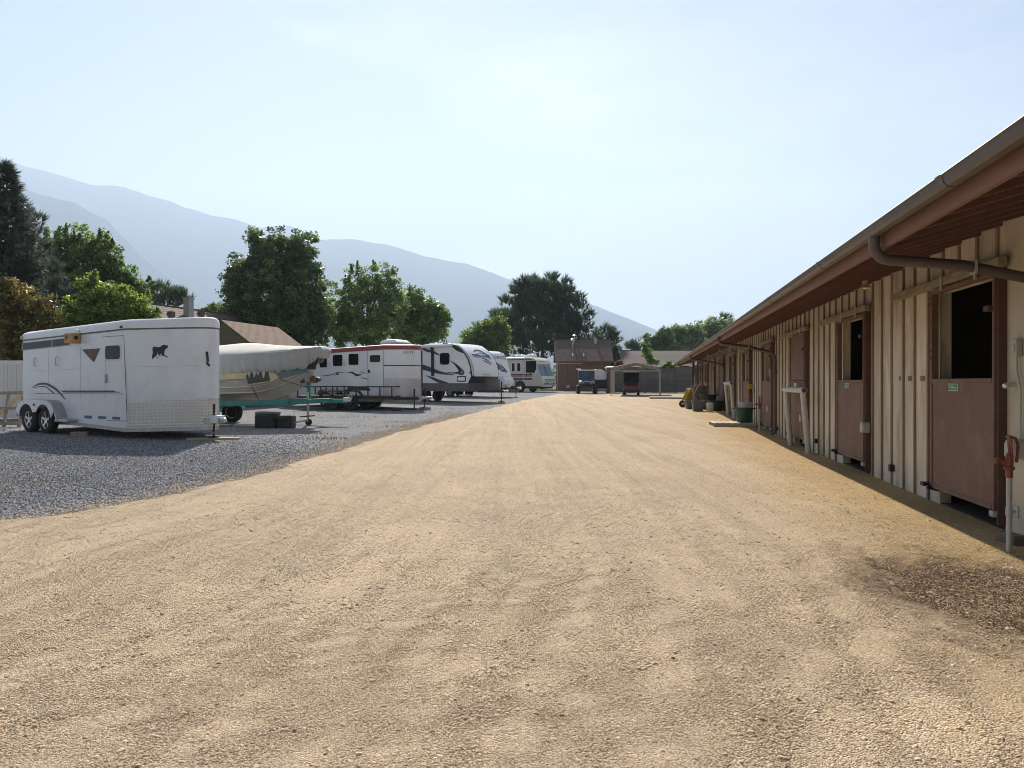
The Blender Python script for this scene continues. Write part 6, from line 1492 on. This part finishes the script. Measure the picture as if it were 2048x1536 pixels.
spruce('spruce_tree', 'tall dark spruce at the left edge of the yard', 14, 31, 322, 2.35, M['needle_blue'], 1, 34, 17, G1)
pine('pine_tree', 'dark conifer filling the gap right of the tall spruce', 62, 34, [(60, 560, 62, 110), (100, 600, 34, 60), (40, 480, 40, 80)], M['needle_blue'], 2200, 14, .34, .024, 2, G1, .2)
broadleaf('poplar_tree', 'upright green tree with feathery shoots right of the spruce', 180, 39, [(120, 530, 45, 70), (165, 520, 45, 62), (205, 530, 40, 60), (238, 560, 30, 45), (270, 580, 35, 30), (180, 600, 95, 60)], M['leaf_mid'], 460, 75, .15, 3, G1, cl_r=.40, spikes=22)
broadleaf('broadleaf_bush', 'yellowing bush above the white fence', 45, 25.5, [(30, 640, 55, 65), (85, 650, 40, 60), (20, 600, 30, 40), (60, 700, 60, 40)], M['leaf_gold'], 300, 65, .10, 4, None, cl_r=.28, r0=.08, outer=.5)
broadleaf('lime_tree', 'bright lime green tree directly behind the horse trailer', 215, 28, [(170, 640, 50, 50), (215, 620, 52, 55), (260, 630, 45, 45), (180, 590, 22, 45), (300, 640, 24, 22)], M['leaf_lime'], 330, 75, .11, 5, G1, cl_r=.30, r0=.10, spikes=6)
pine('pine_tree', 'small dark pine left of the chimney house', 335, 58, [(320, 590, 35, 22), (355, 600, 28, 18), (300, 610, 30, 25)], M['needle'], 500, 14, .45, .04, 6, G1)
broadleaf('maple_tree', 'largest dark green maple in the middle of the tree row', 548, 48, [(548, 515, 52, 60), (520, 490, 22, 36), (600, 505, 40, 45), (490, 560, 40, 50), (545, 590, 85, 75), (610, 580, 45, 60), (480, 620, 38, 45), (560, 650, 100, 50), (625, 630, 40, 60)], M['leaf_dark'], 900, 80, .19, 7, G1, cl_r=.55, r0=.28)
broadleaf('far_bush', 'pale distant tree seen above the house roof', 428, 75, [(428, 622, 20, 14), (410, 628, 18, 10)], M['leaf_lime'], 60, 50, .22, 8, G1, cl_r=.5, r0=.1)
broadleaf('ash_tree', 'airy sunlit green tree right of the big maple', 735, 52, [(715, 570, 32, 45), (765, 565, 35, 44), (740, 620, 70, 60), (680, 620, 35, 60), (790, 610, 30, 50), (670, 660, 40, 40), (730, 660, 80, 40)], M['leaf_mid'], 440, 62, .16, 9, G1, cl_r=.5, r0=.2, spikes=10)
broadleaf('linden_tree', 'lower rounded green tree at the right end of the row', 848, 55, [(830, 615, 32, 38), (862, 640, 32, 38), (845, 660, 50, 35), (885, 640, 16, 22), (810, 640, 25, 50)], M['leaf_mid'], 380, 70, .18, 10, G1, cl_r=.5, r0=.18)
broadleaf('birch_tree', 'light green tree behind the travel trailers', 975, 74, [(975, 670, 32, 36), (945, 680, 22, 24), (1000, 660, 22, 30), (985, 700, 40, 30)], M['leaf_lime'], 300, 60, .22, 12, G1, cl_r=.6, r0=.16)
pine('pine_tree', 'large round topped pine beside the brown outbuilding', 1085, 84, [(1085, 600, 60, 48), (1060, 580, 34, 26), (1110, 575, 30, 26), (1075, 645, 85, 50), (1140, 630, 40, 50), (1030, 620, 30, 24), (1015, 650, 30, 30), (1090, 680, 80, 40), (1160, 665, 24, 40)], M['needle'], 3600, 16, .62, .055, 13, G1, .3)
pine('pine_tree', 'small conifer at the right corner of the brown outbuilding', 1208, 90, [(1200, 675, 22, 22), (1222, 685, 14, 30), (1215, 705, 24, 30), (1190, 690, 14, 26)], M['needle'], 520, 14, .6, .055, 14, G1)
spruce('spruce_tree', 'narrow dark conifer beside the brown outbuilding wall', 1230, 72, 690, .8, M['needle'], 15, 16, 9, G1, .35)
broadleaf('rust_bush', 'orange leaved shrub above the carport', 1238, 63, [(1238, 731, 8, 12)], M['leaf_rust'], 26, 60, .13, 16, None, cl_r=.25, r0=.04)
broadleaf('young_tree', 'slender young tree standing in front of the grey house roof', 1296, 63, [(1293, 695, 12, 22), (1297, 720, 14, 24), (1308, 722, 14, 10), (1290, 672, 8, 12), (1286, 735, 10, 14)], M['leaf_mid'], 40, 50, .17, 17, None, cl_r=.34, r0=.05, outer=.3)
broadleaf('shrub', 'yellow green shrub against the grey house roof', 1338, 66, [(1338, 732, 14, 9), (1328, 736, 8, 6)], M['leaf_lime'], 30, 50, .16, 18, None, cl_r=.3, r0=.04)
G2 = 'trees behind the stable'
pine('pine_tree', 'little distant conifer left of the young tree', 1268, 120, [(1268, 695, 10, 10), (1276, 700, 7, 6)], M['needle'], 130, 12, .7, .07, 19, G2)
broadleaf('oak_tree', 'dark leafy tree behind the grey house roof', 1310, 100, [(1308, 690, 20, 18), (1330, 675, 16, 18)], M['leaf_dark'], 130, 60, .3, 20, G2, cl_r=.7)
broadleaf('elm_tree', 'pale green tree above the far end of the stable', 1365, 106, [(1360, 675, 26, 24), (1345, 695, 25, 18), (1385, 670, 22, 24)], M['leaf_pale'], 260, 60, .3, 21, G2, cl_r=.8)
broadleaf('elm_tree', 'tallest pale green tree behind the stable roof', 1430, 112, [(1425, 665, 30, 28), (1455, 660, 28, 24), (1400, 690, 35, 22), (1470, 690, 35, 35)], M['leaf_pale'], 300, 60, .32, 22, G2, cl_r=.85)
pine('pine_tree', 'dark conifer top showing above the pale trees behind the stable', 1445, 125, [(1444, 642, 16, 14), (1440, 665, 22, 20)], M['needle'], 260, 13, .8, .08, 23, G2)
# continuous far tree belt under the mountain foot
r = np.random.default_rng(31); C = []
for k in range(260):
    xx = r.uniform(-260, 330); yy = r.uniform(190, 260); hh = r.uniform(3, 7.5)
    n = 70; C.append(np.array([xx, yy, 0]) + unit(n, r) * (r.random(n) ** .5)[:, None] * np.array([4.5, 3, hh * .5]) + np.array([0, 0, hh * .5 + .5]))
C = np.concatenate(C); o = leaves('far_wood', C, 1.1, M['leaf_dark'], None, r.random(len(C)) * .7, r); tag(o, kind='stuff')

# ------------------------------------------------------------------ hazy air
if HAZE_DENSITY > 0:
    hz = MB().bb(-6500, 6500, -200, 6300, -4, 1700).build('haze', None); tag(hz, kind='stuff')
    hm = bpy.data.materials.new('haze'); hm.use_nodes = True; hn = hm.node_tree.nodes; hn.clear()
    ho = hn.new('ShaderNodeOutputMaterial'); pv = hn.new('ShaderNodeVolumePrincipled')
    pv.inputs['Color'].default_value = (0.545, 0.68, 0.885, 1); pv.inputs['Density'].default_value = HAZE_DENSITY; pv.inputs['Anisotropy'].default_value = 0.30
    hm.node_tree.links.new(pv.outputs[0], ho.inputs['Volume']); hz.data.materials.append(hm)
